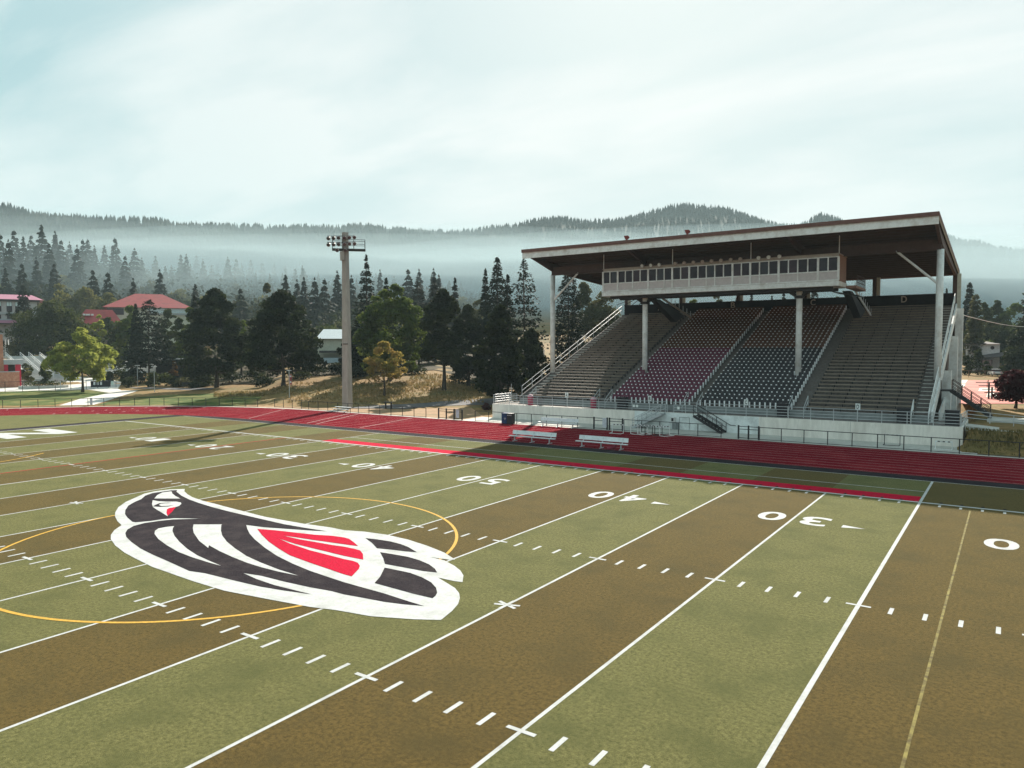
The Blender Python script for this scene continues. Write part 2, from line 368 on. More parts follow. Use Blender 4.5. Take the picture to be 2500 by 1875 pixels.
# midfield hawk emblem
LOGO = [
('outline', 'w', [(-12.47, 5.33), (-11.89, 4.94), (-10.95, 4.54), (-9.97, 4.22), (-8.68, 3.98), (-7.47, 3.89), (-5.97, 3.73), (-2.79, 3.45), (-1.37, 3.49), (-0.04, 3.56), (1.54, 3.76), (2.35, 3.74), (3.26, 4.06), (4.43, 4.22), (5.79, 4.13), (7.15, 3.83), (8.3, 3.46), (9.27, 2.95), (9.13, 2.81), (8.25, 2.67), (8.98, 2.64), (9.72, 2.32), (10.3, 1.97), (10.75, 1.57), (11.18, 0.97), (10.86, 0.9), (10.15, 0.89), (10.79, 0.6), (11.35, 0.34), (11.78, 0.02), (12.1, -0.34), (12.4, -0.81), (12.63, -1.4), (12.8, -2.06), (12.82, -2.17), (12.11, -2.58), (10.88, -3.11), (9.64, -3.33), (8.71, -3.6), (7.06, -3.87), (5.14, -4.16), (3.38, -4.16), (1.57, -4.08), (2.29, -4.1), (0.57, -4.03), (-1.04, -3.79), (-2.22, -3.59), (-3.56, -3.25), (-4.76, -2.82), (-5.44, -2.47), (-6.19, -1.93), (-6.82, -1.28), (-6.89, -1.25), (-7.79, -0.96), (-8.92, -0.49), (-9.78, -0.02), (-10.8, 0.66), (-11.72, 1.51), (-12.43, 2.43), (-13.09, 3.29), (-13.26, 4.03), (-13.06, 4.8)]) ,
('body_dark', 'd', [(-12.5, 4.89), (-12.13, 4.61), (-10.85, 4.12), (-9.49, 3.75), (-8.24, 3.52), (-6.8, 3.32), (-5.17, 3.18), (-2.24, 3.04), (-0.73, 2.98), (0.55, 3.06), (1.91, 3.19), (1.35, 2.94), (0.33, 2.58), (-1.02, 2.11), (-2.09, 1.92), (-1.44, 1.5), (-0.59, 1.01), (0.37, 0.55), (1.84, -0.05), (3.19, -0.52), (4.56, -0.87), (5.78, -1.1), (7.11, -1.25), (7.79, -1.32), (8.81, -1.36), (9.76, -1.39), (10.73, -1.49), (11.64, -1.56), (11.01, -1.8), (10.33, -1.98), (9.54, -2.08), (8.74, -2.2), (8.16, -2.2), (7.23, -2.34), (6.05, -2.43), (4.79, -2.46), (4.01, -2.62), (5.01, -2.79), (6.07, -2.86), (7.06, -2.82), (7.87, -2.79), (6.82, -3.04), (5.81, -3.23), (4.51, -3.32), (2.87, -3.4), (2.16, -3.56), (0.4, -3.31), (-1.02, -3.13), (-2.26, -2.92), (-3.55, -2.59), (-4.53, -2.28), (-5.25, -1.94), (-5.79, -1.56), (-6.21, -1.06), (-6.35, -0.47), (-6.19, 0.11), (-5.94, 0.66), (-5.43, 1.1), (-4.97, 1.5), (-5.56, 1.18), (-6.1, 0.85), (-6.38, 0.42), (-6.5, -0.1), (-6.83, -0.63), (-7.05, -0.65), (-8.11, -0.32), (-8.94, 0.01), (-9.81, 0.49), (-10.73, 1.13), (-11.32, 1.77), (-11.77, 2.39), (-12.5, 3.02), (-12.85, 3.62), (-12.79, 4.17), (-12.73, 4.67)]) ,
('stripe', 'w', [(-4.62, -0.05), (-4.36, -0.27), (-3.86, -0.59), (-2.97, -1.03), (-1.88, -1.47), (-0.61, -1.91), (0.58, -2.23), (1.73, -2.42), (2.58, -2.54), (1.78, -2.54), (0.67, -2.49), (-0.5, -2.36), (-1.89, -2.04), (-3.07, -1.7), (-4.02, -1.32), (-4.51, -1.02), (-4.81, -0.69), (-4.78, -0.33)]) ,
('stripe2', 'w', [(-4.18, 0.63), (-3.08, 1.36), (-3.04, 1.28), (-2.11, 0.63), (-1.29, 0.14), (-0.26, -0.35), (0.89, -0.78), (2.27, -1.22), (3.46, -1.46), (4.74, -1.65), (5.9, -1.72), (4.94, -1.81), (3.94, -1.82), (3.02, -1.76), (1.94, -1.6), (0.78, -1.38), (-0.39, -1.09), (-0.04, -1.35), (-1.33, -0.92), (-2.75, -0.27), (-3.61, 0.23)]) ,
('eye_brow', 'w', [(-11.31, 2.85), (-12.08, 3.46), (-12.52, 4.01), (-12.42, 4.49), (-11.78, 4.16), (-10.99, 3.86), (-10.14, 3.63)]) ,
('eye', 'w', [(-10.96, 2.56), (-10.46, 2.58), (-10.01, 2.76), (-9.57, 3.06), (-9.16, 3.06), (-8.84, 2.89), (-8.47, 2.55), (-8.35, 2.29), (-8.17, 1.99), (-6.97, 1.07), (-6.74, 0.89), (-7.63, 1.15), (-8.62, 1.42), (-9.33, 1.64), (-10.06, 2.01)]) ,
('pupil', 'd', [(-9.45, 1.7), (-9.76, 2.07), (-9.91, 2.32), (-9.64, 2.65), (-9.39, 2.67), (-9.63, 2.54), (-9.73, 2.3), (-9.53, 2.07), (-9.15, 1.99), (-8.94, 2.18), (-8.84, 2.48), (-8.76, 2.13), (-9.01, 1.85)]) ,
('eye_red', 'r', [(-8.35, 2.29), (-7.53, 1.61), (-6.8, 0.93), (-7.46, 1.26), (-8.18, 1.71), (-8.38, 1.93)]) ,
('wing_red', 'r', [(-1.04, 1.73), (-0.19, 2.01), (0.87, 2.24), (1.9, 2.47), (2.64, 2.76), (3.29, 2.86), (3.66, 2.81), (4.25, 2.53), (4.8, 2.22), (4.42, 2.14), (4.11, 2.1), (3.49, 2.0), (2.61, 1.86), (1.73, 1.75), (0.79, 1.61), (1.92, 1.59), (2.82, 1.67), (3.78, 1.74), (4.4, 1.84), (4.95, 1.85), (5.34, 1.81), (5.8, 1.52), (6.38, 0.97), (5.91, 0.94), (5.39, 0.92), (4.67, 0.94), (3.64, 0.97), (2.36, 1.02), (1.04, 1.21), (2.16, 0.93), (3.64, 0.71), (4.99, 0.65), (5.71, 0.61), (6.17, 0.64), (6.52, 0.56), (6.86, 0.33), (7.1, 0.05), (7.54, -0.72), (7.14, -0.71), (6.4, -0.61), (4.99, -0.43), (3.55, -0.2), (2.43, 0.17), (1.2, 0.63), (-0.01, 1.19)]) ,
('feather', 'd', [(4.14, 3.29), (4.7, 3.41), (5.38, 3.48), (6.0, 3.42), (6.58, 3.26), (7.4, 2.88), (6.96, 2.73), (6.33, 2.6), (5.67, 2.42), (4.92, 2.89)]) ,
('feather2', 'd', [(6.19, 2.07), (6.86, 2.15), (7.55, 2.2), (8.24, 2.1), (8.87, 1.9), (9.41, 1.6), (9.76, 1.3), (9.25, 1.17), (8.35, 1.1), (7.46, 1.03), (6.9, 1.52)]) ,
('feather3', 'd', [(7.78, 0.68), (8.31, 0.71), (8.98, 0.73), (9.68, 0.58), (10.3, 0.34), (10.82, -0.01), (11.18, -0.38), (11.32, -0.63), (11.39, -0.86), (10.61, -0.88), (9.68, -0.84), (8.74, -0.8), (8.41, -0.2)]) ,
]
logo = tsheet('hawk_emblem', LOGO[0][2][::-1], Z3, m_white)
for i, (n, c, p) in enumerate(LOGO[1:]):
    z = Z3+(0.004 if n == 'body_dark' else 0.008 if n != 'pupil' and n != 'eye_red' else 0.012)
    b = MB().sheet(p, z)
    b.build({'body_dark': 'emblem_body', 'wing_red': 'emblem_wing', 'pupil': 'emblem_pupil', 'eye': 'emblem_eye', 'eye_red': 'emblem_eye_corner', 'eye_brow': 'emblem_brow'}.get(n, 'emblem_feather'), {'w': m_white, 'd': m_black, 'r': m_redt}[c], logo)

# ------------------------------------------------------------------ running track
m_track = mat('track_red', (0.165, 0.0085, 0.017), (0.105, 0.0055, 0.011), 8, 5, 1.0, 0.0, bump=0.4, c3=(0.19, 0.020, 0.026), scale3=0.35)
m_lane = mat('lane_white', (0.42, 0.34, 0.33), (0.27, 0.19, 0.185), 3, 5, 0.8, 0.2)
def oval(r, n=48):
    return [(47.2+r*math.cos(t), r*math.sin(t)) for t in np.linspace(-math.pi/2, math.pi/2, n)]+[(-47.2+r*math.cos(t), r*math.sin(t)) for t in np.linspace(math.pi/2, 1.5*math.pi, n)]
def band(name, r0_, r1_, z, m, par=None, **kw):
    a, b = oval(r0_), oval(r1_); n = len(a)
    return MB().add([(*p, z) for p in a]+[(*p, z) for p in b], [(i, n+i, n+(i+1) % n, (i+1) % n) for i in range(n)]).build(name, m, par, **kw)
track = band('running_track', 33.3, 45.35, 0.004, m_track, kind='structure')
for k in range(10): r = 33.55+1.235*k; band('lane_line', r-0.022, r+0.022, 0.008, m_lane, track)
for x0, x1 in ((-52.9, -45.8), (-40.7, -35.9), (-39.2, -34.4), (-30.3, -27.8)):
    MB().sheet([(x1-.06, 33.9), (x1+.06, 33.9), (x0+.06, 44.6), (x0-.06, 44.6)], 0.012).build('start_line', m_lane, track)
for k in range(9):
    for a in (2.2, 2.35, 2.75):
        r = 34.2+1.235*k; t = a-0.028*k
        c, s_ = math.cos(t), math.sin(t); x, y = -47.2+r*c, r*s_
        MB().sheet([(x-.35*c-.08*s_, y-.35*s_+.08*c), (x+.35*c-.08*s_, y+.35*s_+.08*c), (x+.35*c+.08*s_, y+.35*s_-.08*c), (x-.35*c+.08*s_, y-.35*s_-.08*c)][::-1], 0.012).build('relay_mark', m_lane, track)
m_conc = mat('pale_concrete', (0.50, 0.48, 0.44), (0.40, 0.385, 0.355), 2.5, 6, 0.85, 0.2, c3=(0.34, 0.32, 0.29), scale3=0.5, bump=0.15)
kerb = band('track_kerb', 45.35, 45.95, 0.012, m_conc, kind='structure')

MB().box(-24.2, 24.6, 45.952, 50.0, -.2, .006).build('sidewalk', m_conc, kind='structure')
# path, lawn and plaza beyond the bend
m_path = mat('path_concrete', (0.56, 0.54, 0.50), (0.47, 0.45, 0.42), 1.5, 6, 0.85, 0.2, c3=(0.40, 0.38, 0.35), scale3=0.4)
m_lawn = mat('lawn_green', (0.062, 0.092, 0.014), (0.032, 0.054, 0.008), 2.0, 6, 0.95, 0.1, c3=(0.22, 0.18, 0.06), scale3=0.22, bump=0.6, bscale=6)
m_asph = mat('grey_asphalt', (0.10, 0.095, 0.10), (0.07, 0.068, 0.072), 3, 6, 0.9, 0.2, c3=(0.14, 0.13, 0.125), scale3=0.3)
m_bare = mat('bare_earth', (0.34, 0.22, 0.13), (0.25, 0.15, 0.085), 2, 6, 0.95, 0.1, c3=(0.20, 0.15, 0.08), scale3=0.4)
def drape(name, pts, m, dz, res=3.0, kind='structure'):   # a polygon laid over the ground
    P = [Vector((p[0], p[1], 0)) for p in pts]
    n = len(P)
    xs_ = [p.x for p in P]; ys_ = [p.y for p in P]
    def inside(x, y):
        c = False; j = n-1
        for i in range(n):
            if (P[i].y > y) != (P[j].y > y) and x < (P[j].x-P[i].x)*(y-P[i].y)/(P[j].y-P[i].y)+P[i].x: c = not c
            j = i
        return c
    flat = max(ground(p.x, p.y) for p in P)-min(ground(p.x, p.y) for p in P) < 0.02
    if flat: return MB().sheet([(p.x, p.y) for p in P], ground(P[0].x, P[0].y)+dz).build(name, m, kind=kind)
    import bmesh
    bm = bmesh.new(); vs_ = [bm.verts.new((p.x, p.y, 0)) for p in P]
    for t in tessellate_polygon([P]): bm.faces.new([vs_[i] for i in t])
    lo, hi = (min(xs_), min(ys_)), (max(xs_), max(ys_))
    for ax, (a, b) in enumerate(((lo[0], hi[0]), (lo[1], hi[1]))):
        for c in np.arange(a+res/2, b, res):
            no = (1, 0, 0) if ax == 0 else (0, 1, 0); co = (c, 0, 0) if ax == 0 else (0, c, 0)
            bmesh.ops.bisect_plane(bm, geom=bm.verts[:]+bm.edges[:]+bm.faces[:], plane_co=co, plane_no=no)
    for v in bm.verts: v.co.z = ground(v.co.x, v.co.y)+dz
    bmesh.ops.recalc_face_normals(bm, faces=bm.faces[:])
    if sum(f.normal.z for f in bm.faces) < 0: bmesh.ops.reverse_faces(bm, faces=bm.faces[:])
    me = bpy.data.meshes.new(name); bm.to_mesh(me); bm.free(); me.materials.append(m)
    return link(name, me, kind=kind)
def gp(b, y, z=0.0):     # ground point under a bearing and a depression row
    D = (8.083-z)*F0/(y-848.4); return spot(b, D)
drape('lawn', [gp(-200, 985), gp(-60, 987), gp(60, 988), gp(128, 986), gp(190, 972), gp(265, 957.5), gp(215, 950.5), gp(100, 951), gp(-200, 958)], m_lawn, 0.02)
drape('path', [gp(140, 987.5), gp(225, 986), gp(262, 975), gp(305, 961), gp(335, 952), gp(294, 951.5), gp(285, 947.5), gp(214, 949.5), gp(265, 957), gp(190, 972)], m_path, 0.026)
drape('lawn', [gp(232, 986), gp(430, 988), gp(560, 990), gp(610, 985), gp(640, 972), gp(560, 962), gp(420, 961), gp(330, 968), gp(270, 977)], m_lawn, 0.02)
drape('plaza', [gp(-250, 958), gp(100, 951.3), gp(214, 949.6), gp(285, 947.4), gp(296, 935), gp(250, 930), gp(150, 929), gp(0, 929), gp(-250, 932)], m_path, 0.028)
drape('asphalt_path', [spot(990, 97), spot(1060, 101), spot(1130, 103), spot(1200, 103), spot(1230, 112), spot(1200, 113), spot(1120, 109), spot(1040, 106), spot(940, 104), spot(860, 100), spot(860, 98)], m_asph, 0.05, 1.5)
drape('dirt_strip', [spot(600, 99.2), spot(740, 94.8), spot(860, 90.6), spot(1000, 85.2), spot(1150, 80.9), spot(1185, 84), spot(1150, 99), spot(1000, 96.5), spot(860, 97.5), spot(740, 100), spot(600, 104)], m_bare, 0.03, 1.5)
drape('asphalt_road', [spot(300, 150), spot(440, 146), spot(520, 142), spot(515, 138), spot(430, 141), spot(330, 146)], m_asph, 0.04, 2)
drape('parking_lot', [spot(225, 236), spot(300, 232), spot(420, 232), spot(460, 240), spot(460, 300), spot(400, 318), spot(240, 318)], m_asph, 0.10, 4)

drape('tree_shade_floor', [spot(430, 150), spot(560, 146), spot(640, 143), spot(700, 141), spot(830, 143), spot(950, 146), spot(1060, 150), spot(1150, 140), spot(1200, 128), spot(1330, 128), spot(1330, 270), spot(430, 270)], mat('tree_shade_tone', (0.060, 0.045, 0.028), (0.034, 0.028, 0.016), .8, 6, .95, .05, c3=(.09, .07, .035), scale3=.15), 0.12, 6)  # dark drape: the shade under the trees is put into its colour
# ------------------------------------------------------------------ grandstand
m_wall = mat('stand_concrete', (0.84, 0.775, 0.71), (0.74, 0.68, 0.62), 3, 7, 0.9, 0.15, c3=(0.60, 0.54, 0.485), scale3=0.9, bump=0.25, stretch=(1.3, 1.3, .3))
m_wpaint = mat('pale_painted_concrete', (0.80, 0.82, 0.81), (0.72, 0.74, 0.73), 3, 6, 0.85, 0.2, c3=(0.46, 0.47, 0.46), scale3=0.8)
m_riser = mat('grey_riser', (0.27, 0.285, 0.285), (0.22, 0.23, 0.23), 3, 6, 0.9, 0.2, c3=(0.17, 0.17, 0.17), scale3=0.8)
m_tread = mat('tread_concrete', (0.185, 0.162, 0.152), (0.13, 0.113, 0.106), 5, 6, 0.9, 0.15, c3=(0.14, 0.12, 0.11), scale3=0.9)
m_plank = mat('bench_plank', (0.27, 0.215, 0.17), (0.19, 0.15, 0.12), 3, 6, 0.8, 0.25, c3=(0.16, 0.125, 0.10), scale3=1.2, stretch=(0.4, 3, 3))
m_steel = mat('galvanised_steel', (0.50, 0.51, 0.52), (0.42, 0.43, 0.44), 6, 4, 0.5, 0.5, metal=0.3)
m_whs = mat('white_steel', (0.78, 0.78, 0.77), (0.68, 0.67, 0.66), 4, 5, 0.5, 0.4, c3=(0.52, 0.48, 0.45), scale3=1.2)
m_dkst = mat('dark_steel', (0.030, 0.026, 0.028), (0.02, 0.018, 0.02), 8, 4, 0.6, 0.35)
m_brown = mat('brown_painted_steel', (0.092, 0.054, 0.046), (0.07, 0.04, 0.034), 3, 6, 0.7, 0.25, c3=(0.07, 0.04, 0.034), scale3=0.7)
m_deck = mat('roof_deck_brown', (0.030, 0.018, 0.018), (0.021, 0.013, 0.013), 3, 6, 0.8, 0.15, c3=(0.03, 0.018, 0.016), scale3=0.6)
m_trim = mat('roof_trim_brown', (0.155, 0.075, 0.062), (0.12, 0.055, 0.046), 3, 5, 0.7, 0.3)
m_bwall = mat('black_wind_wall', (0.020, 0.016, 0.019), (0.013, 0.011, 0.013), 4, 5, 0.8, 0.2)
m_let = mat('letter_tan', (0.52, 0.42, 0.35), (0.44, 0.35, 0.28), 5, 4, 0.7, 0.2)
m_mar = mat('seat_maroon', (0.115, 0.015, 0.042), (0.085, 0.011, 0.032), 6, 4, 0.55, 0.35)
m_blk = mat('seat_black', (0.024, 0.021, 0.026), (0.016, 0.014, 0.018), 6, 4, 0.55, 0.35)
m_org = mat('seat_brown', (0.105, 0.040, 0.021), (0.075, 0.028, 0.015), 6, 4, 0.6, 0.3)
m_brk = mat('seat_bracket_white', (0.86, 0.85, 0.86), (0.80, 0.79, 0.80), 6, 4, 0.5, 0.35)
HW = 21.0; NR = 34; RD = 0.79; RR = 0.3133; Y0 = 53.0; ZT = 2.15; ZW = 1.55
def ty(k): return Y0+RD*k
def tz(k): return ZT+RR*k
gs = thing('grandstand', 'roofed concrete grandstand with four seating blocks on steel columns beside the red running track', 'grandstand', (0, 50, 0))
for a, b in ((-22.9, -15.2), (-15.2, -7.6), (-7.6, 0), (0, 7.6), (7.6, 15.2), (15.2, 23.5)):
    MB().box(a+0.012, b-0.012, 50.0, 50.28, -0.1, ZW+0.07).build('wall_panel', m_wall, gs)
MB().box(-22.85, 23.45, 50.03, 50.25, -0.1, ZW+0.05).build('wall_core', m_riser, gs)
MB().box(-5.05, 7.4, 49.985, 49.998, 0.0, ZW+0.06).build('pale_wall_patch', m_wpaint, gs)
MB().box(-22.9, -22.62, 50.28, 54, -0.1, ZW+0.07).build('end_wall', m_wall, gs); MB().box(23.22, 23.5, 50.28, 58, -0.1, ZW+0.07).build('end_wall', m_wall, gs)
MB().box(-22.6, 23.2, 50.28, 56, ZW-0.2, ZW).build('walkway', m_tread, gs)
MB().box(-HW, HW, Y0-0.12, Y0, ZW, tz(0)-0.02).build('front_riser', m_riser, gs)
for k in range(NR):
    MB().box(-HW+.02, HW-.02, ty(k), ty(k+1)+0.05, tz(k)-RR-0.06, tz(k)).build('seating_step', m_tread, gs)
MB().box(-HW, HW, ty(NR)+0.051, 80.8, tz(NR-1)-0.3, tz(NR-1)+RR).build('rear_walkway', m_tread, gs)
# added dark panels as under-stand shade and the white raker at the right end
for s in (-1, 1):
    x = s*20.72
    MB().extr([(x, 54.2, 0), (x, 80.8, 0), (x, 80.8, tz(NR-1)-0.4), (x, 54.2, ZT-0.35)], (0.06, 0, 0)).build('under_shade_panel', mat('under_shade_dark', (0.07, 0.05, 0.045), None, 3), gs)
    MB().extr([(s*21.0, 53.0, ZT-0.55), (s*21.0, 80.6, tz(NR)-0.85), (s*21.0, 80.6, tz(NR)+(0.22 if s > 0 else 0)), (s*21.0, 53.0, ZT+(0.42 if s > 0 else 0.2))], (s*0.16, 0, 0)).build('stringer', m_whs if s > 0 else m_tread, gs)
for y in (64.0, 72.6, 80.9):
    zt_ = ZT+0.3966*(y-53)-0.75
    MB().box(21.02, 21.72, y-0.35, y+0.35, 0, zt_).build('under_column', m_brown, gs)
    MB().box(21.00, 21.75, y-0.39, y-0.355, 0, zt_).box(21.725, 21.78, y-0.37, y+0.37, 0, zt_).build('column_lit_edge', m_whs, gs)  # white boxes stand in for the lit edge of each column
MB().extr([(21.2, 58.0, 0.9), (21.2, 72.2, 3.6), (21.2, 72.2, 4.6), (21.2, 58.0, 2.2)], (0.12, 0, 0)).build('side_panel', m_whs, gs)
# wind wall with the four block letters
bw = MB().box(-HW, HW, 80.80, 80.98, 12.45, 14.27).build('wind_wall', m_bwall, gs)
for ch, x in (('A', -15.43), ('B', -4.9), ('C', 5.35), ('D', 15.67)):
    glyph_mb(ch, (x-0.29, 80.79, 13.36), (0.60, 0, 0), (0, 0, 0.76)).build('wall_letter', m_let, bw)
for x in (-20.85, -12.4, -4.3, 4.3, 12.4, 20.85):
    MB().box(x-0.22, x+0.22, 81.05, 81.5, 0, 16.6).build('rear_column', m_brown, gs)
    MB().box(x+0.225, x+0.62, 81.1, 81.3, 12.4, 16.5).build('column_face', mat('column_cream', (0.56, 0.54, 0.46), None, 3), gs)
# aisles: half steps
b = MB()
AIS = [(-20.9, -19.65), (-10.65, -9.4), (-0.55, 0.55), (9.4, 10.85), (19.75, 20.9)]
for k in range(NR-1):
    for a, c in AIS: b.box(a+.05, c-.05, ty(k)+RD-0.34, ty(k)+RD-0.003, tz(k)+0.003, tz(k)+RR/2)
b.build('aisle_steps', m_tread, gs, kind='stuff')
b = MB()
for k in range(NR):
    for a, c in ((-20.9, -19.65), (19.75, 20.9)): b.box(a, c, ty(k)-0.012, ty(k)+0.05, tz(k)-0.06, tz(k)+0.006)
b.build('step_nosings', mat('nosing_white', (0.62, 0.60, 0.56), (0.4, 0.38, 0.35), 3), gs, kind='stuff')
# bench blocks A and D
bb = MB()
for k in range(NR):
    for a, c in ((-19.6, -10.7), (10.9, 19.7)):
        MB().box(a, c, ty(k)+0.30, ty(k)+0.56, tz(k)+0.40, tz(k)+0.445).box(a+.01, c-.01, ty(k)+0.302, ty(k)+0.33, tz(k)+0.33, tz(k)+0.398).build('bench_plank', m_plank, gs)
        n = 6
        for i in range(n+1):
            x = a+(c-a)*(i+0.02*(k % 3))/(n+0.1); bb.box(x-0.035, x+0.035, ty(k)+0.32, ty(k)+0.54, tz(k), tz(k)+0.455)
bb.build('bench_brackets', m_dkst, gs, kind='stuff')
# folding seats in blocks B and C: the 300 nearest each on their own, the rest together
def seat_mb():
    s = MB()
    s.hexa([(-.215, .30, .40), (.215, .30, .40), (.215, .36, .40), (-.215, .36, .40), (-.215, .44, .84), (.215, .44, .84), (.215, .50, .84), (-.215, .50, .84)])
    s.hexa([(-.21, .10, .40), (.21, .10, .40), (.21, .33, .37), (-.21, .33, .37), (-.21, .10, .46), (.21, .10, .46), (.21, .33, .43), (-.21, .33, .43)])
    return s
def brk_mb():
    return MB().box(-.308, -.188, .0, .08, .06, .62)
sm = {}
for nm, m in (('maroon', m_mar), ('black', m_blk), ('brown', m_org)):
    sm[nm] = seat_mb().mesh('seat'); sm[nm].materials.append(m)
bm_ = brk_mb().mesh('seat_bracket'); bm_.materials.append(m_brk)
mass = {'maroon': MB(), 'black': MB(), 'brown': MB(), 'brk': MB()}
cnt = 0
for k in range(NR):
    for blk, xa in (('B', -9.30), ('C', 0.68)):
        for i in range(18):
            x = xa+0.29+i*0.492; col = 'brown' if k >= 17 else ('maroon' if blk == 'B' else 'black')
            if (k, blk, i) == (8, 'B', 2) or (k, blk, i) == (8, 'C', 15): continue     # the roof columns stand here
            if cnt < 300:
                o = link('seat', sm[col], gs); o.location = (x, ty(k)-50, tz(k))
                c = link('seat_bracket', bm_, o); cnt += 1
            else:
                for key, g in ((col, seat_mb()), ('brk', brk_mb())):
                    mass[key].add([(v[0]+x, v[1]+ty(k), v[2]+tz(k)) for v in g.v], g.f)
        x = xa+0.29+18*0.492
        mass['brk'].add([(v[0]+x, v[1]+ty(k), v[2]+tz(k)) for v in brk_mb().v], brk_mb().f)
for key, m, nm in (('maroon', m_mar, 'maroon_seats'), ('black', m_blk, 'black_seats'), ('brown', m_org, 'brown_seats'), ('brk', m_brk, 'seat_brackets')):
    mass[key].build(nm, m, gs, kind='stuff')
# columns, girder, roof
for x in (-20.87, -8.47, 8.47, 20.87):
    MB().tube((x, 60.1, tz(7)), (x, 60.1, 17.05), 0.30, n=20).build('roof_column', m_whs, gs, smooth=True)
    MB().tube((x, 60.1, tz(7)-0.05), (x, 60.1, tz(8)+0.30), 0.36, n=16).build('column_base', m_tread if abs(x) > 10 else m_mar if x < 0 else m_whs, gs)
for s in (-1, 1):
    MB().tube((s*20.7, 60.05, 13.9), (s*17.2, 60.05, 17.15), 0.11, n=8).build('knee_brace', m_whs, gs)
    x = s*8.47
    MB().bar((x-1.0, 60.1, 13.75), (x-.25, 60.1, 13.25), 0.3, 0.35).bar((x+1.0, 60.1, 13.75), (x+.25, 60.1, 13.25), 0.3, 0.35).box(x-.4, x+.4, 59.7, 60.5, 13.0, 13.3).build('column_head', m_dkst, gs)
MB().box(-20.95, 20.95, 59.95, 60.25, 17.05, 17.95).box(-20.95, 20.95, 59.80, 60.40, 17.0, 17.06).box(-20.95, 20.95, 59.80, 60.40, 17.94, 18.0).build('roof_girder', m_brown, gs)
def rz(y): return 19.47-(y-53.6)*(19.47-17.0)/(83.0-53.6)      # roof top
RW = 21.15
roof = MB().extr([(-RW, 53.6, rz(53.6)-0.14), (-RW, 83.0, rz(83)-0.14), (-RW, 83.0, rz(83)), (-RW, 53.6, rz(53.6))], (2*RW, 0, 0)).build('roof', m_deck, gs)
MB().box(-RW-.03, RW+.03, 53.50, 53.597, rz(53.6)-0.33, rz(53.6)+0.03).build('roof_trim', m_trim, roof)
for i in range(7):
    a = -RW+2*RW*i/7; MB().box(a+0.006, a+2*RW/7-0.006, 53.66, 53.86, rz(53.6)-1.0, rz(53.6)-0.145).build('fascia_panel', m_whs, roof)
for s in (-1, 1):
    x0 = s*RW
    MB().extr([(x0, 53.60, rz(53.6)-0.33), (x0, 83.03, rz(83)-0.33), (x0, 83.03, rz(83)+0.03), (x0, 53.60, rz(53.6)+0.03)], (s*0.04, 0, 0)).build('gable_trim', m_trim, roof)
    MB().extr([(x0-s*.01, 53.9, rz(53.9)-0.62), (x0-s*.01, 82.8, rz(82.8)-0.62), (x0-s*.01, 82.8, rz(82.8)-0.33), (x0-s*.01, 53.9, rz(53.9)-0.33)], (s*0.03, 0, 0)).build('gable_board', mat('gable_tan', (0.26, 0.19, 0.12), None, 3), roof)
MB().box(-RW, RW, 83.0, 83.06, rz(83)-0.55, rz(83)+0.03).build('rear_trim', m_trim, roof)
for i in range(24):
    y = 54.4+i*1.22
    if abs(y-60.1) < 0.3: continue
    MB().box(-RW+.05, RW-.05, y-0.055, y+0.055, rz(y)-0.14-0.30, rz(y)-0.16).box(-RW+.05, RW-.05, y-0.10, y+0.10, rz(y)-0.14-0.335, rz(y)-0.14-0.301).build('purlin', m_brown, roof)
for x in (-20.87, -8.47, 8.47, 20.87):      # tapered cantilever beams
    t = 0.14
    MB().extr([(x-t, 53.9, rz(53.9)-0.48), (x-t, 60.1, rz(60.1)-1.45), (x-t, 82.6, rz(82.6)-0.85), (x-t, 82.6, rz(82.6)-0.48), (x-t, 60.1, rz(60.1)-0.48)], (2*t, 0, 0)).build('roof_beam', m_brown, gs)
# white frame of the two inclined access legs below the press box
for s in (-1, 1):
    x = s*12.1 if s > 0 else -9.6
    MB().extr([(x-.4, 64.6, 13.9), (x-.4, 66.2, 13.9), (x-.4, 74.4, 12.2), (x-.4, 71.6, 11.3)], (0.75, 0, 0)).build('access_leg', m_dkst, gs)
    MB().bar((x+.5, 66.6, 14.05), (x+.5, 77.8, 11.7), 0.10, 0.26).build('leg_rail', m_whs if s > 0 else m_let, gs)
    for i in range(9):
        t = i/8
        MB().box(x+.46, x+.52, 66.7+t*10.8, 66.75+t*10.8, 14.0-t*2.3, 14.9-t*2.3).build('leg_post', m_steel, gs)

# ------------------------------------------------------------------ press box
m_pbp = mat('press_box_panel', (0.56, 0.50, 0.50), (0.48, 0.43, 0.43), 4, 5, 0.6, 0.3)
m_pbs = mat('press_box_side', (0.30, 0.175, 0.135), (0.25, 0.14, 0.11), 3, 5, 0.7, 0.25)
m_pbt = mat('press_box_band', (0.40, 0.34, 0.29), (0.34, 0.285, 0.24), 4, 5, 0.7, 0.25)
m_gls = mat('dark_window', (0.026, 0.011, 0.018), (0.018, 0.008, 0.013), 2, 3, 0.10, 0.22)
m_gl2 = mat('dark_window_plum', (0.045, 0.016, 0.026), (0.03, 0.011, 0.018), 1.2, 3, 0.10, 0.25)
m_gl3 = mat('dark_window_black', (0.016, 0.010, 0.014), (0.03, 0.016, 0.022), 1.5, 3, 0.08, 0.3)
pb = thing('press_box', 'long glazed press box hung under the grandstand roof with a row of lamps on top', 'press box', (0, 57.6, 14.0))
MB().box(-12.6, 12.6, 57.72, 61.5, 14.02, 16.98).build('body', m_pbs, pb)
MB().box(-12.68, 12.68, 57.45, 61.6, 13.94, 14.40).build('floor_beam', m_whs, pb)
MB().box(-12.62, 12.62, 57.66, 57.719, 16.70, 17.0).build('top_band', m_pbt, pb)
MB().box(-12.66, 12.66, 57.55, 61.6, 17.003, 17.06).build('press_box_roof', m_pbt, pb)
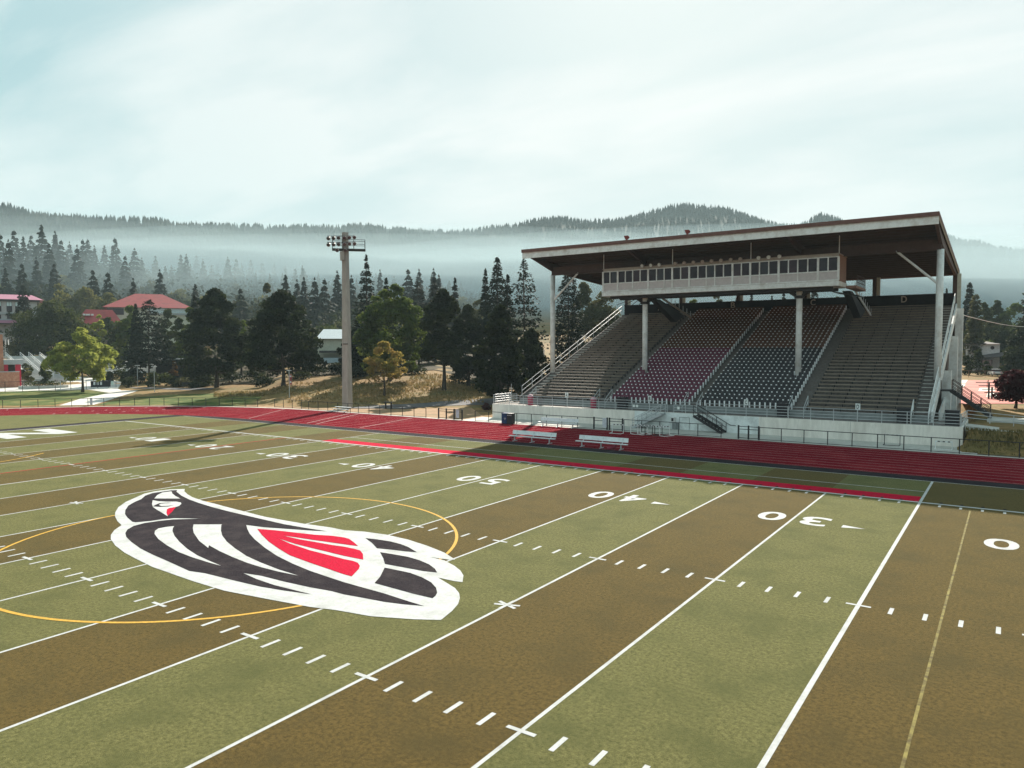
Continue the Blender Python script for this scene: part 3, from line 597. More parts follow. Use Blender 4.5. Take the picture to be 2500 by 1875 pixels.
bars = [-12.62, -11.73, -10.76, -9.8, -8.9, -7.99, -7.04, -6.04, -5.15, -4.22, -3.26, -2.3, -1.33, -0.42, 0.5, 1.42, 2.36, 3.28, 4.19, 5.12, 6.04, 7.01, 7.95, 8.84, 9.78, 10.73, 11.65, 12.58]
thick = {0, 2, 6, 9, 11, 16, 18, 21, 25, 27}
full = {0, 2, 4, 6, 8, 9, 11, 13, 14, 16, 18, 19, 21, 23, 25, 27}
for i, x in enumerate(bars):
    w = 0.10 if i in thick else 0.055
    MB().box(x-w, x+w, 57.58, 57.70, 14.50 if i in full else 15.40, 16.73).build('mullion', m_whs, pb)
for z0, z1 in ((16.68, 16.76), (15.31, 15.42), (14.44, 14.56)):
    MB().box(-12.6, 12.6, 57.595, 57.695, z0, z1).build('window_rail', m_whs, pb)
for i, (a, c) in enumerate(zip(bars[:-1], bars[1:])):
    MB().box(a+.03, c-.03, 57.66, 57.70, 15.43, 16.67).build('window_pane', (m_gls, m_gl2, m_gls, m_gl3)[(i*7+i//3) % 4], pb)
fl = sorted(full)
for a, c in zip(fl[:-1], fl[1:]): MB().box(bars[a]+.03, bars[c]-.03, 57.65, 57.70, 14.57, 15.30).build('lower_panel', m_pbp, pb)
for x in (-12.6, -4.25, 4.2, 12.6): MB().tube((x, 57.75, 17.06), (x, 57.75, rz(57.75)-0.4), 0.045, n=6).build('hanger', m_whs, pb)
MB().box(-12.0, 12.0, 58.2, 58.6, 13.62, 13.938).box(-12.0, 12.0, 60.7, 61.0, 13.62, 13.938).build('floor_joist', m_dkst, pb)
cw = MB().box(12.70, 13.6, 61.0, 66.8, 13.90, 14.16).build('catwalk', m_pbs, pb)
for y in np.linspace(61.7, 66.7, 9): MB().box(13.52, 13.58, y-.03, y+.03, 14.16, 15.25).build('catwalk_post', m_brown, cw)
for z in (14.5, 14.85, 15.2): MB().box(13.525, 13.575, 61.7, 66.7, z, z+.05).build('catwalk_rail', m_brown, cw)
for i in range(5): MB().bar((11.0, 62+i, 13.75), (13.5, 63+i, 13.3), 0.05).build('under_brace', m_dkst, pb); MB().bar((-11.0, 61.8+i, 13.8), (-13.4+i*.5, 62.8+i, 13.2), 0.05).build('under_brace', m_dkst, pb)
def floodlight_mb(x, y, z, d, sc=1.0):
    d = Vector(d).normalized(); c = Vector((x, y, z)); b = MB()
    b.tube(c, c+d*0.28*sc, 0.11*sc, 0.21*sc, 14, True); b.tube(c-d*0.16*sc, c, 0.10*sc, 0.13*sc, 10)
    e = c+d*0.283*sc; l = MB().tube(e, e+d*0.02, 0.185*sc, 0.175*sc, 14)
    return b, l
m_lamp = mat('lamp_housing', (0.22, 0.155, 0.13), (0.17, 0.12, 0.10), 5, 4, 0.5, 0.4, metal=0.3)
m_lens = mat('lamp_glass', (0.34, 0.27, 0.24), (0.28, 0.22, 0.2), 5, 3, 0.12, 0.6)
m_lensb = mat('lamp_glass_bright', (0.62, 0.60, 0.57), None, 5, 3, 0.12, 0.6)
for i, x in enumerate((-7.5, -6.46, -5.48, -3.69, -2.67, -1.66, -0.67, 0.31, 1.31, 2.33, 3.33, 5.16, 6.15, 7.2)):
    b, l = floodlight_mb(x, 57.35, 17.12, (-0.15 if i < 3 else 0.0, -1, -0.28), 1.05)
    o = b.tube((x, 57.4, 17.0), (x, 57.4, 17.12), 0.05).build('floodlight', m_lamp, pb)
    l.build('lens', m_lensb if i in (0, 1, 2, 11, 12, 13) else m_lens, o)
for x, lb in ((-8.0, 'left one of two small red horns on the grandstand roof edge'), (-1.2, 'right one of two small red horns on the grandstand roof edge')):
    h = thing('roof_horn', lb, 'loudspeaker', (x, 54.2, rz(54.2)), 'red horns on the grandstand roof')
    m_rh = mat('horn_red', (0.25, 0.05, 0.045), None, 5)
    MB().box(x-.2, x+.2, 54.0, 54.4, rz(54.2)-0.05, rz(54.2)+0.12).box(x-.12, x+.04, 54.1, 54.3, rz(54.2)+.12, rz(54.2)+0.3).build('mount', m_rh, h)
    MB().hexa([(x-.16, 54.05, rz(54.2)+.28), (x+.1, 54.05, rz(54.2)+.28), (x+.1, 54.35, rz(54.2)+.28), (x-.16, 54.35, rz(54.2)+.28), (x-.26, 53.95, rz(54.2)+.62), (x+.2, 53.95, rz(54.2)+.62), (x+.2, 54.45, rz(54.2)+.5), (x-.26, 54.45, rz(54.2)+.5)]).build('horn', m_rh, h)

# ------------------------------------------------------------------ walkway railings, signs, stairs
def railing(name, label, P, Q, n, h=1.06, rails=4, m=m_steel, r=0.028, cat='railing', group=None, ends=True):
    P, Q = Vector(P), Vector(Q); t = thing(name, label, cat, P, group)
    for i in range(n+1):
        c = P.lerp(Q, i/n); MB().tube(c, c+Vector((0, 0, h)), r*1.15, n=6).build('post', m, t)
    for i in range(rails):
        z = Vector((0, 0, h*(i+1)/rails-0.02)); MB().tube(P+z, Q+z, r, n=6).build('rail', m, t)
    return t
railing('walkway_railing', 'long four-bar steel railing along the top of the concrete wall left of the twin stairs', (-20.6, 50.12, ZW+.07), (-1.6, 50.12, ZW+.07), 10)
railing('walkway_railing', 'long four-bar steel railing along the concrete wall right of the twin stairs', (2.4, 50.12, ZW+.07), (23.3, 50.12, ZW+.07), 11)
railing('walkway_railing', 'short four-bar railing between the tops of the twin stairs', (-0.9, 50.12, ZW+.07), (1.5, 50.12, ZW+.07), 2)
railing('corner_railing', 'sloping four-bar railing at the left end of the concrete wall', (-22.8, 50.12, ZW+.07), (-20.75, 51.9, ZW+.12), 2)
railing('corner_railing', 'four-bar railing closing the left end of the stand walkway', (-22.78, 50.4, ZW+.07), (-22.78, 53.6, ZW+.07), 2)
railing('ramp_railing', 'pale pipe railing along the ramp behind the dry grass bank at the right', (23.7, 50.7, ZW+.55), (31.5, 50.7, ZW-.1), 5, 0.85, 3, m_steel)
railing('corner_railing', 'bent end railing where the stand walkway meets the right-hand ramp', (23.35, 50.3, ZW+.07), (23.5, 53.6, ZW+.07), 3)
MB().tube((-20.45, 50.3, ZW), (-20.45, 50.3, ZW+2.4), 0.03, n=6).build('thin_pole', m_steel, None, label='thin bare pole rising from the left end of the stand walkway', cat='pole')
for i, x in enumerate((-19.2, -10.9, -9.4, -0.75, 0.75, 9.5, 10.9, 19.6, 20.9)):
    wh = ('at the far left end of the stand', 'left of the aisle between block A and block B', 'right of the aisle between block A and block B', 'left of the aisle between block B and block C', 'right of the aisle between block B and block C', 'left of the aisle between block C and block D', 'right of the aisle between block C and block D', 'left of the right end aisle', 'at the far right end of the stand')[i]
    t = thing('aisle_rail', 'bent steel hand rail '+wh, 'handrail', (x, 52.2, ZW), 'hand rails at the feet of the aisles')
    wm = m_whs if i >= 7 else m_steel
    MB().path([(x, 51.9, ZW), (x, 51.9, ZW+.95), (x, 53.6, ZW+1.95), (x, 53.6, tz(0))], 0.035).build('hoop', wm, t)
    MB().tube((x, 51.9, ZW+.5), (x, 53.6, ZW+1.45), 0.03, n=6).build('rail', wm, t)
for s in (-1, 1):          # sloping guard rails at both ends of the seating
    x = s*20.97
    t = thing('slope_railing', 'long sloping pipe railing up the %s edge of the grandstand seats' % ('left' if s < 0 else 'right'), 'railing', (x, 53, ZT))
    for i in range(13):
        y = 53.3+i*2.22; z = ZT+0.3966*(y-53); MB().tube((x, y, z+.2), (x, y, z+1.32), 0.035, n=6).build('post', m_steel if s < 0 else m_whs, t)
    for dz in (0.75, 1.30): MB().tube((x, 53.3, ZT+.12+dz), (x, 79.9, ZT+.3966*26.9+dz), 0.03 if s < 0 else 0.045, n=6).build('rail', m_steel if s < 0 else m_whs, t)
    MB().extr([(x-.015, 53.4, ZT+.55), (x-.015, 79.9, ZT+.3966*26.9+.40), (x-.015, 79.9, ZT+.3966*26.9+1.25), (x-.015, 53.4, ZT+1.35)], (.03, 0, 0)).build('mesh_infill', mat('rail_infill', (0.16, 0.14, 0.10) if s < 0 else (0.5, 0.5, 0.49), None, 4), t) if s > 0 else None
for ch, x in (('A', -14.58), ('B', -4.6), ('C', 5.41), ('D', 15.32)):
    t = thing('block_sign', 'small white plate lettered %s at the foot of the seating' % ch, 'sign', (x, 52.7, ZW), 'lettered block signs')
    MB().box(x-.2, x+.2, 52.70, 52.73, 2.47, 3.02).build('plate', mat('sign_white', (0.82, 0.82, 0.80), None, 4), t)
    glyph_mb(ch, (x-.10, 52.692, 2.56), (0.20, 0, 0), (0, 0, 0.36)).build('letter', m_dkst, t)
    MB().tube((x, 52.75, ZW), (x, 52.75, 2.6), 0.03, n=6).build('post', m_steel, t)
def bin_round(x, y, z, m, ml, label, group):
    t = thing('litter_bin', label, 'bin', (x, y, z), group)
    MB().tube((x, y, z), (x, y, z+.95), 0.30, 0.33, 16).build('drum', m, t, smooth=False)
    MB().tube((x, y, z+.95), (x, y, z+1.08), 0.36, 0.30, 16).tube((x, y, z+1.08), (x, y, z+1.22), 0.30, 0.12, 16).build('lid', ml, t)
m_pink = mat('bin_pink_red', (0.42, 0.045, 0.095), (0.32, 0.03, 0.07), 4, 4, 0.5, 0.4); m_pkl = mat('bin_lid_pink', (0.55, 0.28, 0.33), None, 4, 4, 0.5, 0.4)
bin_round(-18.5, 51.3, ZW, m_pink, m_pkl, 'pink-red litter bin near the left end of the stand walkway', 'pink litter bins on the walkway')
bin_round(-10.4, 51.2, ZW, m_pink, m_pkl, 'pink-red litter bin at the foot of the aisle beside block B', 'pink litter bins on the walkway')
for x, lb in ((-7.5, 'black bin on the walkway below the maroon seats'), (9.0, 'black bin on the walkway below the right end of the black seats'), (19.0, 'black bin on the walkway at the right end of block D'), (22.6, 'black bin at the far right corner of the walkway')):
    t = thing('walkway_bin', lb, 'bin', (x, 52.2, ZW), 'black bins on the walkway')
    MB().box(x-.5, x+.5, 52.0, 52.6, ZW, ZW+1.15).build('box', m_blk, t); MB().box(x-.53, x+.53, 51.97, 52.63, ZW+1.153, ZW+1.24).build('lid', m_blk, t)
# twin stairs in front of the wall
def stair(name, label, x0, x1, z1, n, y0, y1, m, mr):
    t = thing(name, label, 'staircase', (x0, (y0+y1)/2, 0), 'steel stairs up to the stand walkway')
    for i in range(n):
        a = x0+(x1-x0)*i/n; c = x0+(x1-x0)*(i+1)/n; z = z1*(i+1)/n
        MB().box(min(a, c), max(a, c), y0+.05, y1-.05, z-.04, z).build('step', m, t)
    for y in (y0, y1):
        MB().bar((x0, y, 0.02), (x1, y, z1-.02), 0.06, 0.24).build('stringer', m, t)
        for dz in (0.5, 0.95): MB().tube((x0, y, dz), (x1, y, z1+dz), 0.028, n=6).build('rail', mr, t)
        for i in range(4):
            f = i/3; MB().tube((x0+(x1-x0)*f, y, z1*f), (x0+(x1-x0)*f, y, z1*f+.95), 0.03, n=6).build('post', mr, t)
    return t
stair('front_stair', 'grey steel stair climbing right along the concrete wall to the walkway', -4.7, -1.7, ZW, 9, 48.75, 49.9, m_steel, m_steel)
stair('front_stair', 'dark steel stair descending right from the walkway along the concrete wall', 4.4, 1.6, ZW, 9, 48.75, 49.9, m_dkst, m_dkst)
MB().path([(1.7, 49.92, 2.4), (4.8, 49.92, 0.72), (5.3, 49.92, 0.70)], 0.03).build('wall_handrail', m_dkst, None, label='dark handrail bent along the wall beside the descending stair', cat='handrail')
t = thing('service_door', 'pale flush door outlined in the concrete wall between the twin stairs', 'door', (0.25, 49.95, 0))
MB().box(-0.22, 0.72, 49.965, 49.984, 0.05, 1.18).build('leaf', m_wpaint, t); MB().box(-.27, -.225, 49.955, 49.983, 0, 1.23).box(.725, .77, 49.955, 49.983, 0, 1.23).box(-.225, .725, 49.955, 49.983, 1.185, 1.23).build('frame', m_riser, t)
MB().box(-.85, -.42, 49.6, 49.98, 0, 0.62).box(-.87, -.40, 49.57, 49.982, .622, .66).build('utility_cabinet', m_riser, None, label='grey utility cabinet standing against the concrete wall left of the flush door', cat='cabinet')
t = thing('wall_speaker', 'white boxed wall speaker above the grey utility cabinet', 'speaker', (-.87, 49.9, .8))
MB().box(-1.07, -.67, 49.7, 49.98, .72, 1.2).build('case', m_whs, t); MB().box(-.98, -.76, 49.685, 49.697, .80, 1.12).build('grille', m_dkst, t)
for x in (-5.1, -4.75, -.35):
    MB().box(x-.12, x+.12, 49.9, 49.935, 2.0 if x < -1 else 1.98, 2.25).build('notice_plate', mat('sign_white', (0.8, 0.8, 0.8)), None, label={-5.1: 'left of two white notice plates on the walkway railing', -4.75: 'right of two white notice plates on the walkway railing', -.35: 'single white notice plate on the railing between the stairs'}[x], cat='notice')
# steel fire stair at the right end
t = thing('end_stair', 'dark steel stair descending from the right end of the grandstand', 'staircase', (22.0, 60, 0))
for y in (59.3, 60.7):
    MB().bar((22.0, y, 4.05), (25.2, y, 1.75), 0.07, 0.30).build('stringer', m_dkst, t)
    for dz in (0.35, .65, 1.0): MB().tube((22.1, y, 4.05+dz), (25.1, y, 1.85+dz), 0.03, n=6).build('rail', m_brown, t)
    for i in range(5): f = i/4; MB().tube((22.1+3*f, y, 4.05-2.2*f), (22.1+3*f, y, 5.05-2.2*f), 0.035, n=6).build('post', m_brown, t)
for i in range(12): MB().box(22.0+i*.267, 22.27+i*.267, 59.35, 60.65, 4.0-i*.19, 4.05-i*.19).build('step', m_dkst, t)
MB().box(21.2, 22.05, 59.2, 60.8, 3.98, 4.12).build('landing', m_dkst, t)
MB().box(24.9, 28.2, 57.6, 61.6, 1.46, 1.62).build('stair_pad', m_conc, None, kind='structure')
MB().extr([(23.6, 50.45, 1.30), (31.5, 50.45, .75), (31.5, 50.45, 1.05), (23.6, 50.45, 1.72)], (0, .16, 0)).extr([(23.6, 50.61, 1.55), (31.5, 50.61, .9), (31.5, 50.61, 1.0), (23.6, 50.61, 1.66)], (0, 2.6, 0)).build('ramp', m_conc, None, kind='structure')
# ------------------------------------------------------------------ track-side fences and gates
m_fence = mat('black_fence_paint', (0.020, 0.018, 0.020), (0.014, 0.012, 0.014), 6, 3, 0.55, 0.35)
def fence(name, label, pts, h=1.12, r=0.032, group=None, cat='fence', bottom=True, m=m_fence, mid=False):
    P = [Vector(p) for p in pts]; t = thing(name, label, cat, P[0], group)
    for p in P: MB().tube(p, p+Vector((0, 0, h)), r*1.25, n=6).build('post', m, t)
    MB().path([p+Vector((0, 0, h)) for p in P], r).build('top_rail', m, t)
    if bottom: MB().path([p+Vector((0, 0, .08)) for p in P], r*0.7).build('bottom_rail', m, t)
    if mid: MB().path([p+Vector((0, 0, h*.55)) for p in P], r*0.8).build('middle_rail', m, t)
    return t
FY = 45.75
def arcp(a, r=46.3): return (-47.2+r*math.cos(a), r*math.sin(a), 0.0)
A = np.arange(math.pi*1.02, math.radians(103), -2.06/46.3)
fence('track_fence', 'long black rail fence curving round the far bend of the running track', [arcp(a) for a in A])
xs2 = np.arange(-56.9, -27.5, 1.84)
fence('track_fence', 'straight black rail fence along the track in front of the floodlight mast', [(x, 46.1-(0.35 if x > -50 else 0), 0) for x in xs2])
xs2 = np.arange(-22.17, -7.4, 1.84)
fence('track_fence', 'black rail fence between the blue bin and the gate below the stand', [(x, FY, 0) for x in xs2])
fence('track_fence', 'black rail fence between the hurdles and the foot of the dark stair', [(x, FY, 0) for x in (-4.2, -2.36, -.52, 1.32, 3.16, 5.3)])
fence('track_fence', 'black rail fence running right along the track from the double gate', [(x, FY, 0) for x in [8.67, 10.5, 12.34, 14.2]+list(np.arange(16.05, 36, 1.86))])
def gate(label, x0, x1, sign=None, posts=2):
    t = thing('fence_gate', label, 'gate', (x0, FY, 0), 'black gates in the track fence')
    for x in np.linspace(x0, x1, posts): MB().box(x-.06, x+.06, FY-.06, FY+.06, 0, 1.22).build('post', m_fence, t)
    for z in (.12, .88, 1.12): MB().tube((x0, FY, z), (x1, FY, z), 0.03, n=6).build('rail', m_fence, t)
    if sign: MB().box(sign-.22, sign+.22, FY-.09, FY-.062, .25, 1.15).build('notice', mat('notice_grey', (0.62, 0.63, 0.68), None, 5), t)
    return t
gate('black double gate standing open left of the concrete stand wall', -27.4, -24.0, -24.6, 4)
gate('black gate with a pale notice below the block B seats', -7.45, -6.0, -6.25, 2)
gate('narrow black gate leaf beside the first hurdle', -5.75, -4.35, None, 2)
gate('black double gate right of the dark stair', 6.85, 8.6, None, 3)
MB().box(-80.45, -79.9, 33.1, 33.2, .2, 1.15).build('gate_sign', mat('notice_grey', (0.6, 0.6, 0.65)), None, label='white plate fixed to the bend fence in front of the pale path', cat='notice')
# taller fence at the back of the lawn
pts = [(*gp(b, y), 0) for b, y in ((-40, 955.2), (9, 955), (52, 953.5), (92, 952), (132, 950.8), (170, 949.5), (208, 948.4), (236, 946.5), (262, 945.6), (281, 945))]
fence('plaza_fence', 'tall black rail fence between the lawn and the pale plaza', pts, 1.9, 0.04)
pts = [(*gp(b, y), 0) for b, y in ((300, 943), (335, 942.5), (362, 941), (388, 940))]
fence('plaza_fence', 'black fence with a thick post right of the pale path', pts, 1.9, 0.045)
MB().box(-.5, .5, -.03, .03, 0.6, 1.4).build('fence_notice', mat('notice_green', (0.62, 0.72, 0.66)), None, label='pale green notice on the plaza fence near the path', cat='notice').location = (*gp(272, 944.5), 0)

# ------------------------------------------------------------------ team benches, hurdles, bins
m_alu = mat('bench_white', (0.74, 0.76, 0.77), (0.66, 0.68, 0.69), 5, 4, 0.45, 0.45, c3=(0.56, 0.57, 0.58), scale3=1.5)
def bench(x, y, L, label):
    t = thing('team_bench', label, 'bench', (x, y, 0), 'white team benches beside the track')
    MB().box(x, x+L, y-.12, y+.14, .42, .47).build('seat', m_alu, t)
    MB().hexa([(x+.1, y+.33, .56), (x+L-.1, y+.33, .56), (x+L-.1, y+.37, .56), (x+.1, y+.37, .56), (x+.1, y+.40, .90), (x+L-.1, y+.40, .90), (x+L-.1, y+.44, .90), (x+.1, y+.44, .90)]).build('backrest', m_alu, t)
    for i in range(3):
        c = x+.55+(L-1.1)*i/2
        MB().box(c-.03, c+.03, y-.06, y+.06, .05, .42).box(c-.03, c+.03, y-.30, y+.42, .0, .055).build('leg', m_steel if i else m_steel, t)
        MB().bar((c, y+.05, .40), (c, y+.38, .58), .05).bar((c, y+.36, .56), (c, y+.40, .86), .04).build('back_bracket', m_steel, t)
bench(-9.35, 33.75, 4.6, 'left white aluminium team bench on the near edge of the red track')
bench(-2.75, 33.75, 4.6, 'right white aluminium team bench on the near edge of the red track')
bench(-13.6, 45.2, 4.6, 'white aluminium team bench backing on to the fence below the stand')
MB().tube((0.25, 33.5, .02), (0.75, 33.75, .2), .16, .12, 10).tube((.75, 33.75, .2), (.9, 33.8, .36), .12, .05, 8).build('kit_bag', mat('bag_maroon', (.2, .02, .04)), None, label='small maroon and white bag under the right team bench', cat='bag')
def hurdle(x, y, rz_, label, board=True, w=1.15, dark=False, h=.86):
    t = thing('hurdle', label, 'hurdle', (x, y, 0), 'hurdles stacked at the track side', rz_)
    m = m_dkst if dark else m_whs
    for s in (-1, 1):
        b = MB().box(s*w/2-.025, s*w/2+.025, -.025, .025, 0, h); b.box(s*w/2-.025, s*w/2+.025, -.65, .025, 0, .05)
        off = Vector(t.location); me = b.mesh('leg'); me.materials.append(m); link('leg', me, t)
    me = MB().box(-w/2-.02, w/2+.02, -.02, .02, h-.10, h).mesh('bar'); me.materials.append(m_whs); link('bar', me, t)
    for c in (-.35, 0, .35):
        me = MB().box(c-.08, c+.08, -.026, -.021, h-.09, h-.01).mesh('bar_stripe'); me.materials.append(m_dkst); link('bar_stripe', me, t)
    me = MB().box(-w/2, w/2, -.62, -.57, 0, .045).mesh('base_bar'); me.materials.append(m); link('base_bar', me, t)
hurdle(-3.95, 43.9, 0.03, 'white hurdle standing alone beside the narrow gate leaf')
for i in range(5):
    hurdle(-2.4+i*.72, 44.5, 1.1, 'white hurdle %s in the row stacked along the fence' % ('leftmost', 'second from left', 'in the middle', 'second from right', 'rightmost')[i], dark=i in (2, 3))
hurdle(18.6, 48.7, 0.0, 'dark legged hurdle standing against the concrete wall behind the fence', dark=True)
hurdle(22.3, 48.3, 0.0, 'low striped hurdle bar near the right end of the concrete wall', dark=False, h=.62)
for x, m, lb in ((-17.78, mat('bin_blue', (0.022, 0.05, 0.13), None, 5), 'dark blue recycling bin with a white mark in front of the track fence'), (-17.1, m_blk, 'black litter bin with white slots beside the blue recycling bin')):
    t = thing('track_bin', lb, 'bin', (x, 45.3, 0))
    MB().box(x-.32, x+.32, 45.0, 45.6, .04, 1.05).build('body', m, t); MB().box(x-.335, x+.335, 44.98, 45.62, 1.053, 1.14).build('lid', m if x < -17.5 else m_dkst, t)
    if x < -17.5:
        for a in (0, 2.09, 4.19):
            c, s_ = math.cos(a+.5)*.09, math.sin(a+.5)*.09
            MB().hexa([(x+.12+c-.05, 44.985, .55+s_-.03), (x+.12+c+.05, 44.985, .55+s_-.03), (x+.12+c+.05, 44.997, .55+s_-.03), (x+.12+c-.05, 44.997, .55+s_-.03), (x+.12+c, 44.985, .55+s_+.06), (x+.12+c+.02, 44.985, .55+s_+.06), (x+.12+c+.02, 44.997, .55+s_+.06), (x+.12+c, 44.997, .55+s_+.06)]).build('recycling_arrow', m_whs, t)
    else:
        for dx in (-.2, 0, .2): MB().box(x+dx-.06, x+dx+.06, 44.985, 44.997, .90, .98).build('slot_label', m_whs, t)

# ------------------------------------------------------------------ floodlight mast
m_mast = mat('mast_concrete', (0.42, 0.37, 0.33), (0.34, 0.30, 0.27), 4, 6, 0.85, 0.2, c3=(0.27, 0.23, 0.21), scale3=0.9, stretch=(1, 1, .25))
PX, PY = -46.7, 49.9
mast = thing('floodlight_mast', 'tall tapered concrete floodlight mast behind the track fence', 'floodlight mast', (PX, PY, 0))
ang = math.atan2(CAM.y-PY, CAM.x-PX)
def sq(r, z, ch=0.82):      # chamfered square, one corner turned towards the field
    o = []
    for i in range(4):
        a = ang+0.10+i*math.pi/2
        for d in (-0.13, 0.13): o.append((PX+r*math.cos(a+d), PY+r*math.sin(a+d), z))
    return o
b = MB(); v0, v1 = sq(.70, -.1), sq(.42, 23.3)
b.add(v0+v1, [(i, (i+1) % 8, 8+(i+1) % 8, 8+i) for i in range(8)]+[tuple(range(8, 16))]); b.build('shaft', m_mast, mast)
rgt = Vector((-math.sin(ang), math.cos(ang), 0)); tow = Vector((math.cos(ang), math.sin(ang), 0)); base = Vector((PX, PY, 0))
def mp_(r, t, z): return base+rgt*r+tow*t+Vector((0, 0, z))
def obox(b, r0, r1, t0, t1, z0, z1): return b.hexa([mp_(r0, t0, z0), mp_(r1, t0, z0), mp_(r1, t1, z0), mp_(r0, t1, z0), mp_(r0, t0, z1), mp_(r1, t0, z1), mp_(r1, t1, z1), mp_(r0, t1, z1)])
sgn = 1 if rgt.dot(rt) > 0 else -1
def R_(a): return a*sgn
obox(MB(), *sorted((R_(-.70), R_(-.12))), .05, .62, 19.6, 20.75).build('junction_box', m_mast, mast)
obox(MB(), *sorted((R_(-1.7), R_(2.6))), -.75, .85, 20.95, 21.1).build('platform', m_dkst, mast)
for r_ in (-1.65, -.3, 1.1, 2.55):
    for t_ in (-.7, .8): MB().tube(mp_(R_(r_), t_, 21.1), mp_(R_(r_), t_, 22.3), .035, n=6).build('platform_post', m_dkst, mast)
for z in (21.7, 22.3):
    MB().path([mp_(R_(-1.65), .8, z), mp_(R_(2.55), .8, z), mp_(R_(2.55), -.7, z), mp_(R_(-1.65), -.7, z), mp_(R_(-1.65), .8, z)], .03).build('platform_rail', m_dkst, mast)
m_fl = mat('mast_lamp_housing', (0.10, 0.075, 0.075), (0.07, 0.052, 0.052), 5, 3, 0.45, 0.45)
m_flw = mat('mast_lamp_rim', (0.36, 0.34, 0.34), None, 5, 3, 0.4, 0.5, metal=0.3)
m_fle = mat('mast_lamp_glass', (0.075, 0.05, 0.055), (0.055, 0.038, 0.042), 4, 3, 0.15, 0.6)
for z in (22.5, 21.7):
    MB().tube(mp_(R_(-2.3), .55, z+.18), mp_(R_(1.35), .55, z+.30), .05, n=6).build('cross_arm', m_dkst, mast)
for row, z in enumerate((22.45, 21.62, 20.95)):
    for i, r_ in enumerate((-2.1, -1.45, -.8, -.15, .5, 1.15) if row < 2 else (-1.0, .05)):
        c = mp_(R_(r_), .62, z+0.05*i); d = (tow*0.9+rgt*R_(-.25 if i < 3 else .15)+Vector((0, 0, -.55))).normalized()
        o = MB().tube(c-d*.25, c, .12, .18, 10).tube(c, c+d*.22, .16, .26, 12).tube(c, c+Vector((0, 0, .2))-tow*.1, .05, n=6).build('floodlight', m_fl, mast)
        MB().tube(c+d*.222, c+d*.27, .265, .25, 12).build('lamp_rim', m_flw, o); MB().tube(c+d*.272, c+d*.285, .22, .21, 12).build('lamp_glass', m_fle, o)
MB().tube(mp_(R_(.18), .68, 8.6), mp_(R_(-.45), .45, 8.6), .05, n=6).build('strap', m_dkst, mast)
for k in range(3):
    pass
t = thing('small_bleacher', 'low stack of white bench planks at the foot of the floodlight mast', 'bleacher', (*spot(822, 91), 0))
for k in range(3):
    p = Vector(t.location)
    MB().box(p.x-1.5, p.x+1.3, p.y+k*.45, p.y+k*.45+.3, .2+k*.22, .25+k*.22).build('plank', m_alu, t)
for s in (-1.2, 1.0): MB().bar((t.location.x+s, t.location.y, .03), (t.location.x+s, t.location.y+1.2, .62), .06).box(t.location.x+s-.03, t.location.x+s+.03, t.location.y+1.15, t.location.y+1.21, 0, .62).build('frame', m_dkst, t)
x, y = spot(947, 97)
t = thing('picnic_table', 'small dark bench table beside the asphalt path right of the mast', 'table', (x, y, 0))
MB().box(x-.75, x+.75, y-.4, y+.4, .85, .93).build('top', m_dkst, t)
for s in (-.5, .5): MB().box(x+s-.06, x+s+.06, y-.1, y+.1, 0, .85).build('leg', m_dkst, t)
# lamp post with two red banners
x, y = spot(705, 112)
t = thing('banner_post', 'slim lamp post with two red and white banners left of the floodlight mast', 'lamp post', (x, y, ground(x, y)))
z0 = ground(x, y)
MB().tube((x, y, z0), (x, y, z0+4.1), .06, n=8).build('post', m_steel, t); MB().box(x-.45, x+.45, y-.12, y+.12, z0+4.1, z0+4.2).build('lamp_head', m_steel, t)
for i, zz_ in enumerate((3.2, 2.4)):
    o = MB().box(x+.08, x+.60, y-.012, y+.012, z0+zz_-.38, z0+zz_+.34).build('banner', mat('banner_red', (.30, .05, .065), None, 5), t)
    if i: MB().tube((x+.34, y-.015, z0+zz_), (x+.34, y-.022, z0+zz_), .17, n=12).build('banner_mark', m_whs, o)
    else: MB().box(x+.14, x+.54, y-.022, y-.0125, z0+zz_-.02, z0+zz_+.2).build('banner_mark', m_whs, o)

# ------------------------------------------------------------------ brick building, plaza and stairs at the left
m_brick = mat('brick_wall', (0.42, 0.20, 0.13), (0.33, 0.145, 0.095), 7, 5, 0.9, 0.15, c3=(0.50, 0.27, 0.18), scale3=2)
m_red = mat('crimson_paint', (0.48, 0.012, 0.05), (0.40, 0.01, 0.04), 5, 4, 0.55, 0.35)
m_grey = mat('grey_render', (0.36, 0.38, 0.39), (0.31, 0.33, 0.34), 4, 5, 0.8, 0.2)
class Frame:               # local frame at a bearing/distance: r to the right in view, d away, z up
    def __init__(s, b, D, z=None):
        x, y = spot(b, D); s.o = Vector((x, y, 0)); s.D = D; s.z = ground(x, y) if z is None else z; s.b = b
        s.F = Vector((x-CAM.x, y-CAM.y, 0)).normalized(); s.R = Vector((s.F.y, -s.F.x, 0)); global COSB; COSB = s.F.dot(Fh)
    def p(s, r, d, z): return s.o+s.R*r+s.F*d+Vector((0, 0, z))
    def bx(s, b, r0_, r1_, d0, d1, z0, z1): return b.hexa([s.p(r0_, d0, z0), s.p(r1_, d0, z0), s.p(r1_, d1, z0), s.p(r0_, d1, z0), s.p(r0_, d0, z1), s.p(r1_, d0, z1), s.p(r1_, d1, z1), s.p(r0_, d1, z1)])
COSB = 1.0
def pxm(px, D): return px*D/F0*COSB
f = Frame(0, 152, 0)
t = thing('brick_building', 'low brick building with a crimson doorway and grey canopy at the left edge', 'building', f.p(0, 0, 0))
f.bx(MB(), -9, 3.2, 0, .5, 0, 3.2).build('front_wall', m_brick, t); f.bx(MB(), -9, 3.25, -.05, .55, 3.203, 3.36).build('coping', m_grey, t)
